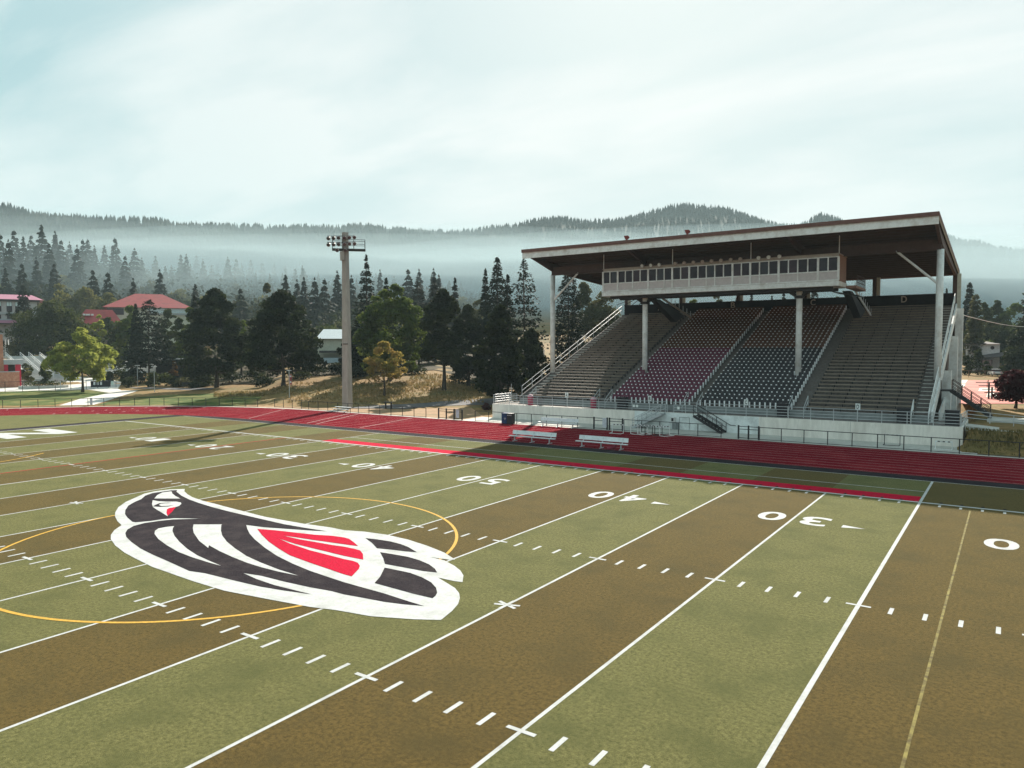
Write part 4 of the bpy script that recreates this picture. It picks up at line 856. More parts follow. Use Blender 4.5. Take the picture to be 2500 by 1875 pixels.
f.bx(MB(), -9, .55, 2.5, 9, 0, 11.1).build('tower', m_brick, t); f.bx(MB(), -9, .7, 2.4, 9.1, 11.103, 11.3).build('tower_coping', m_grey, t)
f.bx(MB(), .56, 4.0, 2.2, 7, 4.75, 5.75).build('canopy', m_grey, t)
for r_ in (.7, 3.0): f.bx(MB(), r_*.85, r_*.85+(.7 if r_ < 1 else 1.0), 2.6, 3.4, 0, 4.75).build('door_jamb', m_red, t)
f.bx(MB(), 1.3, 2.5, 3.2, 3.3, .2, 4.7).build('entrance_glass', m_gls, t)
f.bx(MB(), 3.22, 3.5, .1, .7, 0, 3.0).build('red_pier', m_red, t)
f = Frame(105, 150, 0)
t = thing('planter', 'low pale concrete planter with a clipped hedge on the plaza', 'planter', f.p(0, 0, 0))
b = MB(); n = 20
ell = [(4.4*math.cos(2*math.pi*i/n), 1.7*math.sin(2*math.pi*i/n)) for i in range(n)]
b.extr([f.p(a, c, 0) for a, c in ell], (0, 0, .55)); b.build('rim', m_conc, t)
# the broad flight of steps
f = Frame(118, 168, 0)
m_step = mat('step_concrete', (0.52, 0.52, 0.50), (0.42, 0.42, 0.41), 3, 6, 0.85, 0.2, c3=(0.36, 0.36, 0.35), scale3=.6)
t = thing('plaza_stairs', 'broad pale concrete stairs with white rails climbing from the plaza', 'staircase', f.p(0, 0, 0))
for i in range(3): f.bx(MB(), -7, 6.6, -2+i*1.6, 3.2, .4*i, .4*(i+1)).build('broad_step', m_step, t)
NS = 26
for i in range(NS):
    z = 1.2+i*.19; d = 3.2+i*.9; sh = -i*.20
    f.bx(MB(), -3.8+sh, 3.2+sh, d, d+.95, z-.4, z+.19).build('step', m_step, t)
for r_ in (-3.9, -.9, .9, 3.3):
    P, Q = f.p(r_, 3.2, 1.2), f.p(r_-NS*.2, 3.2+NS*.9, 1.2+NS*.19)
    if abs(r_) > 2: MB().bar(P+Vector((0, 0, .15)), Q+Vector((0, 0, .15)), .45, .7).build('side_wall', m_conc, t)
    for dz in (.55, 1.05): MB().tube(P+Vector((0, 0, dz)), Q+Vector((0, 0, dz)), .055, n=6).build('rail', m_whs, t)
    for i in range(5): q = P.lerp(Q, i/4); MB().tube(q, q+Vector((0, 0, 1.05)), .05, n=6).build('post', m_whs, t)
f.bx(MB(), -16, .5, 26.6, 32, 5.6, 6.15).build('terrace', m_step, None, kind='structure')
f = Frame(300, 186)
t = thing('terrace_steps', 'wide grey retaining steps with rails below the car park', 'staircase', f.p(0, 0, 0))
for i in range(9): f.bx(MB(), -6+i*.35, 12, i*2.6, i*2.6+2.8, -1+i*.4, .9+i*.46).build('terrace', m_step, t)
for k in range(3): MB().tube(f.p(-8+k*1.2, -2, 1.2), f.p(4+k*1.5, 20, 5.8), .06, n=6).build('rail', m_steel, t)
f = Frame(410, 168)
t = thing('dark_shed', 'flat roofed dark shed with red creeper on one end by the car park', 'shed', f.p(0, 0, 0))
f.bx(MB(), -2.6, 3.6, 0, 6, 0, hgt(876, 168)).build('wall', mat('dark_timber', (.028, .022, .022), None, 4), t); f.bx(MB(), -2.8, 3.8, -.2, 6.2, hgt(876, 168), hgt(876, 168)+.18).build('roof', m_grey, t)
f = Frame(246, 152, 0)
t = thing('noticeboard_bins', 'black bin enclosure with white panels on the plaza behind the fence', 'bin store', f.p(0, 0, 0))
f.bx(MB(), -2.0, 1.6, 0, 1, 0, 1.35).build('case', m_blk, t)
for r_ in (-1.5, -.9, -.3): f.bx(MB(), r_, r_+.35, -.03, -.004, .55, 1.2).build('panel', m_whs, t)
f = Frame(455, 147); z = ground(*f.o.xy)
t = thing('park_bench', 'dark wooden bench on the grass by the big tree', 'bench', f.p(0, 0, z))
f.bx(MB(), -.95, .95, 0, .5, z+.42, z+.5).build('seat', m_dkst, t); f.bx(MB(), -.95, .95, .5, .56, z+.6, z+1.05).build('backrest', m_dkst, t)
for r_ in (-.8, .74): f.bx(MB(), r_, r_+.08, 0, .5, z, z+.42).build('leg', m_dkst, t)
for b_, y0_, y1_, D, lb in ((375, 893, 960, 136, 'thin lamp post on the grass right of the path'), (334, 890, 938, 152, 'thin lamp post with a dark base by the plaza fence'), (13, 822, 866, 175, 'street light with white banners above the brick building'), (145, 845, 946, 146, 'slender lamp post beside the light green lawn tree')):
    x, y = spot(b_, D); z = ground(x, y)
    t = thing('lamp_post', lb, 'lamp post', (x, y, z))
    MB().tube((x, y, z), (x, y, hgt(y0_, D)), .07, .05, 8).build('post', m_steel, t); MB().bar(Vector((x, y, hgt(y0_, D)))-Rh*.5, Vector((x, y, hgt(y0_, D)))+Rh*.5, .18, .12).build('lamp_head', m_steel, t)
    if b_ == 13:
        for s in (-.35, .35):
            c = Vector((x, y, hgt(830, D))); MB().bar(c+Rh*(s+.5)+Vector((0, 0, -.9)), c+Rh*(s+.5)+Vector((0, 0, .4)), .5, .04).build('banner', m_whs, t)

# ------------------------------------------------------------------ buildings among the trees
m_roofr = mat('roof_red', (0.25, 0.020, 0.024), (0.19, 0.014, 0.018), 3, 5, 0.7, 0.3, c3=(0.14, 0.013, 0.016), scale3=.5)
m_roofp = mat('roof_pink', (0.36, 0.14, 0.205), (0.30, 0.115, 0.17), 3, 5, 0.6, 0.35)
m_stone = mat('building_stone', (0.44, 0.42, 0.42), (0.36, 0.34, 0.34), 2, 5, 0.85, 0.2)
m_cream = mat('building_cream', (0.52, 0.50, 0.40), (0.45, 0.43, 0.34), 2, 5, 0.85, 0.2)
m_pale = mat('metal_roof_pale', (0.62, 0.65, 0.67), (0.54, 0.57, 0.59), 2, 5, 0.55, 0.4)
def hip(b, f, r0_, r1_, d0, d1, z0, z1, inset, flat=None):
    i = inset; m = (d0+d1)/2
    vs = [f.p(r0_, d0, z0), f.p(r1_, d0, z0), f.p(r1_, d1, z0), f.p(r0_, d1, z0), f.p(r0_+i, m, z1), f.p(r1_-i, m, z1)]
    return b.add(vs, [(0, 1, 5, 4), (1, 2, 5), (2, 3, 4, 5), (3, 0, 4), (3, 2, 1, 0)])
D = 232; f = Frame(40, D); zc = lambda y: hgt(y, D)
t = thing('campus_building', 'grey building with a pink roof and tall windows at the far left', 'building', f.p(0, 0, f.z))
f.bx(MB(), -16, pxm(55, D), 0, 14, f.z-2, zc(733)).build('wall', m_stone, t)
hip(MB(), f, -17, pxm(72, D), -1, 15, zc(729), zc(714), 3).build('roof', m_roofp, t)
f.bx(MB(), -17, pxm(62, D), -.8, 15, zc(733.5), zc(729.5)).build('eave', m_dkst, t)
f.bx(MB(), -16.1, pxm(56, D), -.3, 0.2, zc(765), zc(761)).build('band', m_grey, t); f.bx(MB(), -16.1, pxm(56, D), -.3, 0.2, zc(780), zc(777)).build('band', m_grey, t)
for px in (-36, -10, 11, 31):
    r_ = pxm(px-37+27, D)
    o = f.bx(MB(), r_, r_+1.45, -.12, .15, zc(759), zc(734.5)).build('window', m_gls, t)
    for k in range(2): f.bx(MB(), r_+.06+k*.7, r_+.66+k*.7, -.16, -.125, zc(745), zc(735)).build('pane', mat('window_sky', (.55, .66, .68), None, 3, rough=.15), o)
    f.bx(MB(), r_, r_+1.3, -.12, .15, zc(776), zc(766)).build('window', m_gls, t)
f.bx(MB(), -16, pxm(12, D), -3, -.35, zc(789), zc(787)).build('lower_eave', m_dkst, t); hip(MB(), f, -16, pxm(12, D), -3.2, .2, zc(787), zc(780), 1.2).build('lower_roof', m_roofp, t)
D = 262; f = Frame(368, D); zc = lambda y: hgt(y, D)
t = thing('campus_hall', 'cream hall with a broad red hipped roof behind the dark cedar', 'building', f.p(0, 0, f.z))
f.bx(MB(), pxm(-100, D), pxm(100, D), 0, 24, f.z-2, zc(748)).build('wall', m_cream, t)
hip(MB(), f, pxm(-112, D), pxm(110, D), -1.5, 26, zc(750), zc(711), 10).build('roof', m_roofr, t)
f.bx(MB(), pxm(-5, D), pxm(98, D), -.3, .1, zc(762), zc(751)).build('clerestory', mat('window_sky', (.55, .66, .68)), t); f.bx(MB(), pxm(-10, D), pxm(100, D), -.8, .1, zc(766), zc(763)).build('ledge', m_grey, t)
f.bx(MB(), pxm(-102, D), pxm(-62, D), -.2, .1, zc(768), zc(752)).build('dark_windows', m_gls, t)
f.bx(MB(), pxm(30, D), pxm(33, D), 9, 10, zc(733), zc(727)).build('vent', m_whs, t)
D = 240; f = Frame(250, D); zc = lambda y: hgt(y, D)
t = thing('campus_wing', 'low wing with a plain red roof left of the cream hall', 'building', f.p(0, 0, f.z))
f.bx(MB(), pxm(-60, D), pxm(48, D), 0, 12, f.z-2, zc(789)).build('wall', mat('wing_brick', (.16, .10, .09)), t)
hip(MB(), f, pxm(-64, D), pxm(54, D), -1.2, 13, zc(789), zc(752), 3).build('roof', m_roofr, t)
for px in (-45, -38, -33, -25): f.bx(MB(), pxm(px, D), pxm(px+6, D), 3+px*.02, 3.7, zc(768), zc(764)).build('roof_vent', m_whs, t)
D = 190; f = Frame(805, D); zc = lambda y: hgt(y, D)
t = thing('metal_roof_house', 'pale metal roofed house glimpsed behind the mast', 'house', f.p(0, 0, f.z))
f.bx(MB(), pxm(-30, D), pxm(45, D), 0, 8, f.z-1, zc(826)).build('wall', m_cream, t)
hip(MB(), f, pxm(-34, D), pxm(50, D), -1, 9, zc(826), zc(802), 2.0).build('roof', m_pale, t)
f.bx(MB(), pxm(-25, D), pxm(50, D), -6, -.5, zc(860), zc(855)).build('porch_roof', m_dkst, t); f.bx(MB(), pxm(-22, D), pxm(45, D), -5.6, -.6, zc(893), zc(872)).build('porch_wall', mat('blue_grey_wall', (.40, .47, .52)), t)
MB().extr([f.p(pxm(-8, D), -1.2, zc(838)), f.p(pxm(28, D), -1.2, zc(858)), f.p(pxm(-8, D), -1.2, zc(858))], Fh*.2).build('gable', m_cream, t)
for b_, w_, y0_, y1_, D, mr, mw, lb in ((752, 38, 737, 760, 250, mat('roof_rose', (.50, .30, .28)), m_cream, 'small house with a rose roof among the trees left of the mast'), (612, 44, 838, 865, 205, m_pale, m_cream, 'cream shed with a pale roof behind the big dark trees'), (382, 38, 664, 678, 405, m_pale, m_whs, 'long white house on the hazy hillside'), (424, 16, 680, 689, 400, m_pale, m_whs, 'small white house right of the long hillside house'), (436, 14, 686, 694, 395, m_pale, m_whs, 'lowest small white house on the hazy hillside'), (8, 26, 674, 684, 380, m_pale, m_whs, 'white roofed house on the hillside at the far left edge'), (250, 16, 655, 662, 410, m_pale, m_stone, 'pale roof between dark firs on the left hillside'), (412, 14, 701, 708, 360, m_pale, m_stone, 'small pale roof above the red hall'), (292, 12, 727, 735, 300, m_pale, m_whs, 'white gable end behind the red hall')):
    for D in range(int(D*.8), 780, 4):
        if ground(*spot(b_, D)) >= hgt(y1_, D)-1.5: break
    f = Frame(b_, D); t = thing('hillside_house', lb, 'house', f.p(0, 0, f.z)); w2 = pxm(w_, D)/2
    zt_ = hgt(y0_, D); zb = hgt(y1_, D)
    f.bx(MB(), -w2, w2, 0, 7, min(f.z-1, zb), zt_-.45*(zt_-zb)).build('wall', mw, t); hip(MB(), f, -w2-.5, w2+.5, -.7, 7.7, zt_-.45*(zt_-zb), zt_, min(2, w2*.5)).build('roof', mr, t)
    for k in (-.5, .3): f.bx(MB(), k*w2, k*w2+.8, -.08, .1, zb+.1*(zt_-zb), zb+.45*(zt_-zb)).build('window', m_gls, t)

# ------------------------------------------------------------------ court, house and car at the right
m_court = mat('court_red', (0.46, 0.155, 0.125), (0.38, 0.12, 0.10), 1.2, 6, 0.9, 0.15, c3=(0.52, 0.24, 0.19), scale3=.25)
def rsheet(name, pts, m, dz, **kw):
    q = [(*spot(b, D), 0) for b, D in pts]; z = ground(*spot(pts[0][0], 120))
    return MB().poly([(p[0], p[1], 1.47+dz) for p in q]).build(name, m, None, **kw)
rsheet('sports_court', [(2345, 84), (2560, 84), (2560, 150), (2345, 150)], m_court, .05, kind='structure')
m_cpl = mat('court_pale', (0.60, 0.58, 0.50), None, 2)
for q in ([(2345, 132), (2360, 132), (2366, 146), (2345, 146)], [(2345, 118), (2356, 118), (2360, 129), (2345, 129)], [(2392, 108), (2432, 108), (2430, 116), (2395, 116)], [(2412, 95), (2460, 95), (2452, 103), (2414, 103)]): rsheet('court_patch', q, m_cpl, .056, kind='structure')
rsheet('dry_verge', [(2345, 151), (2560, 151), (2560, 160), (2345, 160)], mat('verge_straw', (.42, .34, .20), None, 2), .04, kind='structure')
f = Frame(2405, 178); zc = lambda y: hgt(y, 178)
t = thing('white_house', 'two storey white house with a dark low roof beyond the red court', 'house', f.p(0, 0, f.z))
P_ = lambda x: pxm(x-2405, 178)
f.bx(MB(), P_(2358), P_(2441), 0, 9, 1, zc(842)).build('wall', mat('house_white', (.66, .60, .60), None, 3), t)
hip(MB(), f, P_(2350), P_(2447), -.9, 10, zc(843), zc(836), 3).build('roof', mat('house_roof', (.07, .055, .055), None, 3), t)
f.bx(MB(), P_(2374), P_(2389), -.06, .1, zc(863), zc(848)).build('window', m_gls, t)
MB().tube(f.p(P_(2423), -.06, zc(852)), f.p(P_(2423), .1, zc(852)), .42, n=16).build('round_window', m_gls, t)
MB().hexa([f.p(P_(2394), -5, zc(878)), f.p(P_(2450), -5, zc(873)), f.p(P_(2450), 0, zc(864)), f.p(P_(2394), 0, zc(872)), f.p(P_(2394), -5, zc(876)), f.p(P_(2450), -5, zc(871)), f.p(P_(2450), 0, zc(862)), f.p(P_(2394), 0, zc(870))]).build('porch_roof', mat('house_roof', (.07, .05, .05)), t)
f.bx(MB(), P_(2399), P_(2424), -4.5, 0, 1, zc(880)).build('porch', mat('porch_brown', (.16, .10, .10)), t); f.bx(MB(), P_(2402), P_(2420), -4.6, -4.51, zc(893), zc(882)).build('garage_door', mat('garage_pink', (.30, .20, .20)), t)
MB().box(0, 1, 0, 1, 0, 1)
def car(name, label, b_, D, rz_, m, L=4.5, group=None):
    x, y = spot(b_, D); z = max(ground(x, y), ground(x, y))+.14
    t = thing(name, label, 'car', (x, y, z), group, rz_)
    def L_(mb, nm, mm, par=t):
        me = mb.mesh(nm); me.materials.append(mm); return link(nm, me, par)
    h = L/2
    prof = [(-h, .35), (-h, .78), (-h+.15, .92), (-h+1.0, .97), (h-1.25, .93), (h-.1, .78), (h, .55), (h, .32)]
    o = L_(MB().extr([(a, -.86, c) for a, c in prof], (0, 1.72, 0)), 'body', m)
    cab = [(-h+.35, .95), (-h+.95, 1.42), (h-2.2, 1.44), (h-1.35, .93)]
    L_(MB().hexa([(cab[0][0], -.8, .95), (cab[3][0], -.8, .93), (cab[3][0], .8, .93), (cab[0][0], .8, .95), (cab[1][0], -.66, 1.40), (cab[2][0], -.66, 1.42), (cab[2][0], .66, 1.42), (cab[1][0], .66, 1.40)]), 'windows', m_gls)
    L_(MB().box(cab[1][0]-.05, cab[2][0]+.05, -.68, .68, 1.40, 1.47), 'roof', m)
    for a in (-h+.85, h-.9):
        for s in (-1, 1): L_(MB().tube((a, s*.72, .33), (a, s*.9, .33), .33, n=14), 'wheel', m_dkst)
    L_(MB().box(-h-.02, -h+.05, -.8, -.5, .62, .78), 'tail_light', m_red); L_(MB().box(-h-.02, -h+.05, .5, .8, .62, .78), 'tail_light', m_red)
    L_(MB().box(-h-.08, -h+.02, -.85, .85, .32, .52), 'bumper', m_dkst)
    return t
m_carw = mat('car_white', (.68, .69, .70), None, 3, rough=.3, spec=.5); m_carb = mat('car_pale_blue', (.45, .58, .62), None, 3, rough=.3, spec=.5); m_card = mat('car_grey', (.16, .17, .18), None, 3, rough=.3, spec=.5)
car('parked_car', 'pale car seen from behind in front of the white house', 2431, 158, math.pi/2+YAW*-1*0+.25, m_carw)
car('parked_car', 'pale blue car at the left of the parking lot beyond the lawn tree', 292, 255, .5, m_carb)
car('parked_car', 'white estate car beside the pale blue car in the parking lot', 314, 262, .5, m_carw)
car('parked_car', 'silver car under the leaning dark cedar in the parking lot', 388, 250, -.75, m_carw, 4.9)
car('parked_car', 'dark grey car at the back of the parking lot left of the cedar', 340, 285, .4, m_card)
f = Frame(2410, 152, 1.5)
fence('court_fence', 'thin wire fence along the far side of the red court', [f.p(r_, 0, 1.5) for r_ in np.arange(-6, 14, 2.9)], 1.5, .03, m=mat('rust_pipe', (.25, .12, .08), None, 4))
for r_, d_ in ((-4.7, -60), (-.4, -45), (3.2, -66), (1.2, -62)):
    p = f.p(r_*1.0, d_, 1.5)
for bq, D, y1_, lb in ((2342, 92, 930, 'left one of the thin court poles near the dark fire stair'), (2416, 98, 930, 'middle thin court pole beyond the dark fire stair'), (2413, 118, 932, 'far thin court pole on the red court')):
    x, y = spot(bq, D); MB().tube((x, y, 1.5), (x, y, hgt(y1_, D)), .045, n=6).build('court_pole', mat('rust_pipe', (.25, .12, .08)), None, label=lb, cat='pole')
x, y = spot(2440, 92)
t = thing('wooden_bleacher', 'dark wooden bleacher with stepped planks beside the maroon tree', 'bleacher', (x, y, 1.5))
for k in range(5):
    MB().bar(Vector((x, y, 1.85+k*.4))-Rh*1.2+Fh*k*.6, Vector((x, y, 1.85+k*.4))+Rh*1.9+Fh*k*.6, .4, .09).build('plank', mat('weathered_plank', (.10, .06, .06) if k % 2 else (.3, .26, .25), None, 4) if False else (m_dkst if k % 2 else m_tread), t)
for s, tp in ((-1.15, 3.6), (-.75, 3.0), (1.85, 3.4)): MB().bar(Vector((x, y, 1.4))+Rh*s, Vector((x, y, tp))+Rh*s, .2).build('post', m_dkst, t)
p0, p1 = Vector((*spot(2338, 108), hgt(769, 108))), Vector((*spot(2580, 190), hgt(792, 190)))
MB().path([p0.lerp(p1, i/10)-Vector((0, 0, 1.4*math.sin(math.pi*i/10))) for i in range(11)], .045, 5).build('power_cable', m_whs, None, label='sagging pale power cable leaving the right end of the grandstand', cat='cable')
# ------------------------------------------------------------------ vegetation
def nrm(a): return a/np.maximum(np.linalg.norm(a, axis=1, keepdims=True), 1e-9)
def quads(C, s, asp=0.62, A=None, tilt=1.0):
    n = len(C)
    a = nrm(rng.normal(size=(n, 3))) if A is None else nrm(A+rng.normal(size=(n, 3))*0.22)
    b = nrm(np.cross(a, rng.normal(size=(n, 3))*np.array([tilt, tilt, 1.0])))
    s = np.asarray(s)*rng.uniform(0.65, 1.3, n); s = s[:, None]
    V = np.stack([C-a*s, C-b*s*asp, C+a*s, C+b*s*asp], 1).reshape(-1, 3)
    return V, np.arange(n*4).reshape(-1, 4)
def crown_points(w, z0, z1, ncl, nleaf, top=0.55, out=0.45, skew=(0, 0), clr=(0.15, 0.26)):
    f = rng.uniform(0.02, 1, ncl); prof = np.sin(np.pi*np.clip(0.10+0.90*f, 0, 1)**(0.75+(0.55-top)*1.2))**0.55
    R = w*rng.uniform(clr[0], clr[1], ncl)*(0.6+0.4*prof)
    az = rng.uniform(0, 2*np.pi, ncl); r = np.maximum(w/2*prof-R*0.8, 0.02)*rng.uniform(0.1, 1, ncl)**out*rng.uniform(.85, 1.22, ncl)
    zc_ = z0+R*.5+(z1-z0-R*1.25)*f
    c = np.stack([r*np.cos(az)+skew[0]*f, r*np.sin(az)+skew[1]*f, zc_], 1)
    k = rng.choice(ncl, nleaf, p=R**2/np.sum(R**2))
    dd = nrm(rng.normal(size=(nleaf, 3))); dd[:, 2] = np.where(rng.random(nleaf) < .55, np.abs(dd[:, 2]), dd[:, 2])
    P = c[k]+dd*(R[k]*rng.uniform(0.40, 1.08, nleaf)**0.6)[:, None]*np.array([1, 1, .75])
    return P, c
m_bark = mat('bark', (0.075, 0.058, 0.047), (0.05, 0.038, 0.03), 6, 5, 0.95, 0.1, world=False)
def leafm(name, a, b, c=None, tr=0.35): return mat(name, a, b, 0.55, 5, 0.75, 0.12, c3=c, scale3=0.22, world=True, transl=tr, w=0.9)
LM = {'dark': leafm('leaf_dark', (0.021, 0.029, 0.011), (0.009, 0.013, 0.006), (0.048, 0.056, 0.015), .34), 'mid': leafm('leaf_mid', (0.045, 0.058, 0.016), (0.020, 0.028, 0.009), (0.088, 0.095, 0.024), .40),
      'olive': leafm('leaf_olive', (0.078, 0.080, 0.034), (0.040, 0.043, 0.020), (0.11, 0.10, 0.042), .36), 'bright': leafm('leaf_bright', (0.085, 0.115, 0.022), (0.042, 0.062, 0.014), (0.135, 0.155, 0.03), .45),
      'lime': leafm('leaf_lime', (0.27, 0.29, 0.060), (0.17, 0.20, 0.045), (0.34, 0.34, 0.075), .5), 'gold': leafm('leaf_gold', (0.29, 0.22, 0.05), (0.19, 0.17, 0.04), (0.36, 0.20, 0.07), .48),
      'fir': leafm('needle_dark', (0.016, 0.023, 0.014), (0.007, 0.011, 0.008), (0.028, 0.034, 0.016), .22), 'firg': leafm('needle_grey', (0.030, 0.036, 0.028), (0.016, 0.021, 0.018), (0.042, 0.046, 0.032), .22),
      'maroon': leafm('leaf_maroon', (0.060, 0.014, 0.018), (0.034, 0.010, 0.013), (0.09, 0.02, 0.022), .3), 'rust': leafm('leaf_rust', (0.22, 0.11, 0.04), (0.13, 0.07, 0.03), None, .4), 'ggold': leafm('leaf_greengold', (0.16, 0.15, 0.045), (0.10, 0.095, 0.03), None, .4)}
def trunk_mb(h, r, limbs, lean=(0, 0), n=7):
    b = MB(); pts = [Vector((lean[0]*t*t+math.sin(t*5)*r*.4, lean[1]*t*t, h*t)) for t in np.linspace(0, 1, 5)]
    for i in range(4): b.tube(pts[i], pts[i+1], r*(1-.17*i)*(1.25 if i == 0 else 1), r*(1-.17*(i+1)), n, False)
    for q in limbs:
        s = pts[3].lerp(pts[4], random.random()*.9) if random.random() < .7 else pts[2]
        m = (s+q)/2+Vector((0, 0, -.1*(q-s).length)); b.tube(s, m, r*.42, r*.28, 5, False); b.tube(m, q, r*.28, r*.10, 5, False)
    return b
def put(name, label, cat, x, y, z, trunk, crown, group=None, tm=None):
    t = thing(name, label, cat, (x, y, z), group)
    if trunk:
        me = trunk.mesh('trunk', smooth=True); me.materials.append(tm or m_bark); link('trunk', me, t)
    link('crown', crown, t); return t
def broad(b, ytop, D, wpx, label, lm='dark', n=4500, ls=0.30, z0f=0.25, ncl=26, skew=0.0, group=None, name='broadleaf_tree', zb=None, lean=0.0, top=0.55, clr=(0.15, 0.26)):
    x, y = spot(b, D); z = ground(x, y) if zb is None else zb; h = hgt(ytop, D)-z; w = wpx*D/F0*1.12
    n = int(n*2.6); z0f = z0f*.75; ncl = int(ncl*2.1); clr = (clr[0]*.62, clr[1]*.72)
    P, c = crown_points(w, h*z0f, h, ncl, n, skew=(Rh.x*skew*w, Rh.y*skew*w), top=top, clr=clr)
    V, Q = quads(P, ls*.92*(D/120)**.5); me = npmesh('crown', V, Q, LM[lm], 4)
    order = np.argsort(c[:, 2])[:9]
    return put(name, label, 'tree', x, y, z, trunk_mb(h*(z0f+.25), max(.16, h*.022), [Vector(c[i]) for i in order], (Rh.x*lean*h, Rh.y*lean*h)), me, group)
def conif_pts(h, w, nw, nb, t0=0.06, pw=0.85, droop=0.28, ls=0.32, irr=0.25, dens=1.0, gap=0.0):
    n = int(nw*nb*11*dens); q = rng.random(n*2); keep = rng.random(n*2) < (1-q)**pw*0.85+0.15; q = q[keep][:n]; n = len(q)
    t = t0+(1-t0)*q
    k = np.floor(q*nw*0.5); lay = 0.06+irr*.55
    t = np.clip(t*(1-lay)+lay*(t0+(1-t0)*(k+0.5+rng.normal(0, .16, n))/(nw*.5)), t0, .995)
    az = rng.uniform(0, 2*np.pi, n)
    ph = rng.uniform(0, 6.28, (6,)); lump = 1+irr*(np.sin(az*3+k*2.4+ph[0])*.5+np.sin(az*5+k*3.9+ph[1])*.4+np.sin(k*1.7+ph[2])*.35)
    if gap > 0: lump *= np.where(np.sin(k*2.9+ph[3])+np.sin(az*2+k*1.3+ph[4])*.6 < -1.15+gap, .55, 1.0)
    s = rng.random(n)**0.55
    R = (w/2*(1-t)**pw*lump+0.10)*s
    z = h*t-droop*R*.8*s+rng.normal(0, .10, n)
    C = np.stack([np.cos(az)*R, np.sin(az)*R, z], 1); A = np.stack([np.cos(az), np.sin(az), -droop-.15+0*az], 1)
    Sz = ls*(.65+.45*(1-t)); Sz = np.minimum(Sz, w/2*(1-t)**pw*.9+ls*.35)
    return C, A, Sz
def conifer(b, ytop, D, wpx, label, lm='fir', nw=34, nb=8, ls=0.36, zb=None, group=None, name='conifer_tree', lean=0.0, **k):
    x, y = spot(b, D); z = ground(x, y) if zb is None else zb; h = hgt(ytop, D)-z; w = wpx*D/F0*1.15
    C, A, Sz = conif_pts(h, w, nw, nb+8, ls=ls*.80*(D/120)**.5, **k)
    f = C[:, 2]/h; C[:, 0] += Rh.x*lean*h*f; C[:, 1] += Rh.y*lean*h*f
    V, Q = quads(C, Sz, 0.62, A, .8); me = npmesh('crown', V, Q, LM[lm], 4)
    return put(name, label, 'tree', x, y, z, trunk_mb(h*.97, max(.12, h*.010), [], (Rh.x*lean*h, Rh.y*lean*h)), me, group)
# lawn and car-park side
broad(199, 796, 136, 148, 'light green young tree standing on the lawn', 'lime', 4200, .26, .22, 34, top=.6, clr=(.09, .17))
b_ = broad(107, 879, 150, 26, 'small dark columnar tree in the plaza planter', 'mid', 500, .22, .25, 8, clr=(.3, .45))
broad(132, 725, 205, 172, 'wide round crowned tree with a dark underside behind the plaza stairs', 'mid', 5500, .28, .10, 36, top=.62)
for b, yt, D, w, l in ((150, 690, 300, 96, 'leftmost of the three sunlit trees behind the round tree'), (212, 697, 305, 110, 'middle of the three sunlit trees behind the round tree'), (268, 713, 300, 90, 'rightmost of the three sunlit trees beside the red hall roof')): broad(b, yt, D, w, l, 'ggold', 2200, .34, .1, 26)
conifer(62, 693, 222, 48, 'dense black cone-shaped tree in front of the pink roof', 'fir', 26, 9, pw=.55)
conifer(362, 729, 165, 124, 'dark ragged cedar leaning beside the parking lot', 'fir', 24, 8, lean=.03, t0=.22, pw=.55, irr=.45, droop=.12, gap=.15)
conifer(334, 738, 167, 52, 'narrow dark top of the tree left of the leaning cedar', 'fir', 20, 7, t0=.2, irr=.4)
broad(320, 742, 196, 76, 'sunlit tree in front of the red hall', 'bright', 2200, .27, .1, 20)
broad(412, 752, 200, 64, 'small dark tree in front of the cream hall wall', 'mid', 1700, .27, .18, 16)
broad(243, 762, 186, 44, 'thin yellow-green tree below the red wing roof', 'lime', 1300, .27, .1, 14)
broad(262, 768, 222, 74, 'dark leafy tree below the eave of the red wing', 'mid', 1800, .28, .05, 18)
broad(300, 778, 205, 70, 'dark leafy tree between the wing and the leaning cedar', 'mid', 1800, .28, .05, 18)
broad(440, 772, 190, 60, 'dark leafy tree at the right corner of the cream hall', 'mid', 1600, .28, .05, 18)
broad(385, 790, 196, 60, 'low dark tree beside the silver car', 'dark', 1500, .28, .03, 16)
broad(30, 752, 232, 60, 'dark leafy tree at the foot of the campus building', 'mid', 1500, .28, .03, 16)
broad(466, 745, 175, 60, 'sunlit tree between the cream hall and the big dark tree', 'bright', 1600, .27, .1, 16)
broad(527, 700, 142, 164, 'big dark spreading tree with a thick trunk left of the banner post', 'dark', 6500, .30, .10, 40, top=.6, clr=(.11, .2))
conifer(478, 716, 158, 60, 'pointed dark tree rising behind the big spreading tree', 'fir', 24, 8, irr=.4)
broad(588, 772, 165, 62, 'bright green tree between the two big dark trees', 'bright', 1700, .27, .1, 18)
broad(690, 706, 127, 184, 'biggest dark rounded tree beside the floodlight mast', 'dark', 7500, .30, .12, 44, top=.58, clr=(.11, .2))
broad(655, 690, 190, 66, 'dull olive tree top behind the biggest dark tree', 'olive', 1500, .3, .1, 16)
conifer(897, 622, 146, 104, 'tall ragged spruce with a candelabra top right of the mast', 'fir', 30, 7, pw=1.0, irr=.5, gap=.12, droop=.2)
conifer(945, 676, 150, 52, 'smaller ragged spruce top right of the candelabra spruce', 'fir', 22, 6, irr=.55, gap=.25, droop=.15)
broad(950, 693, 130, 172, 'large bright green tree behind the small golden tree', 'bright', 6500, .29, .12, 40, skew=.08, top=.6, clr=(.11, .2))
broad(868, 800, 138, 90, 'dark shaded tree at the foot of the candelabra spruce', 'dark', 2600, .29, .02, 20)
broad(937, 830, 113, 104, 'small golden autumn tree on the dry grass mound', 'gold', 1900, .20, .36, 20, top=.6, clr=(.12, .2))
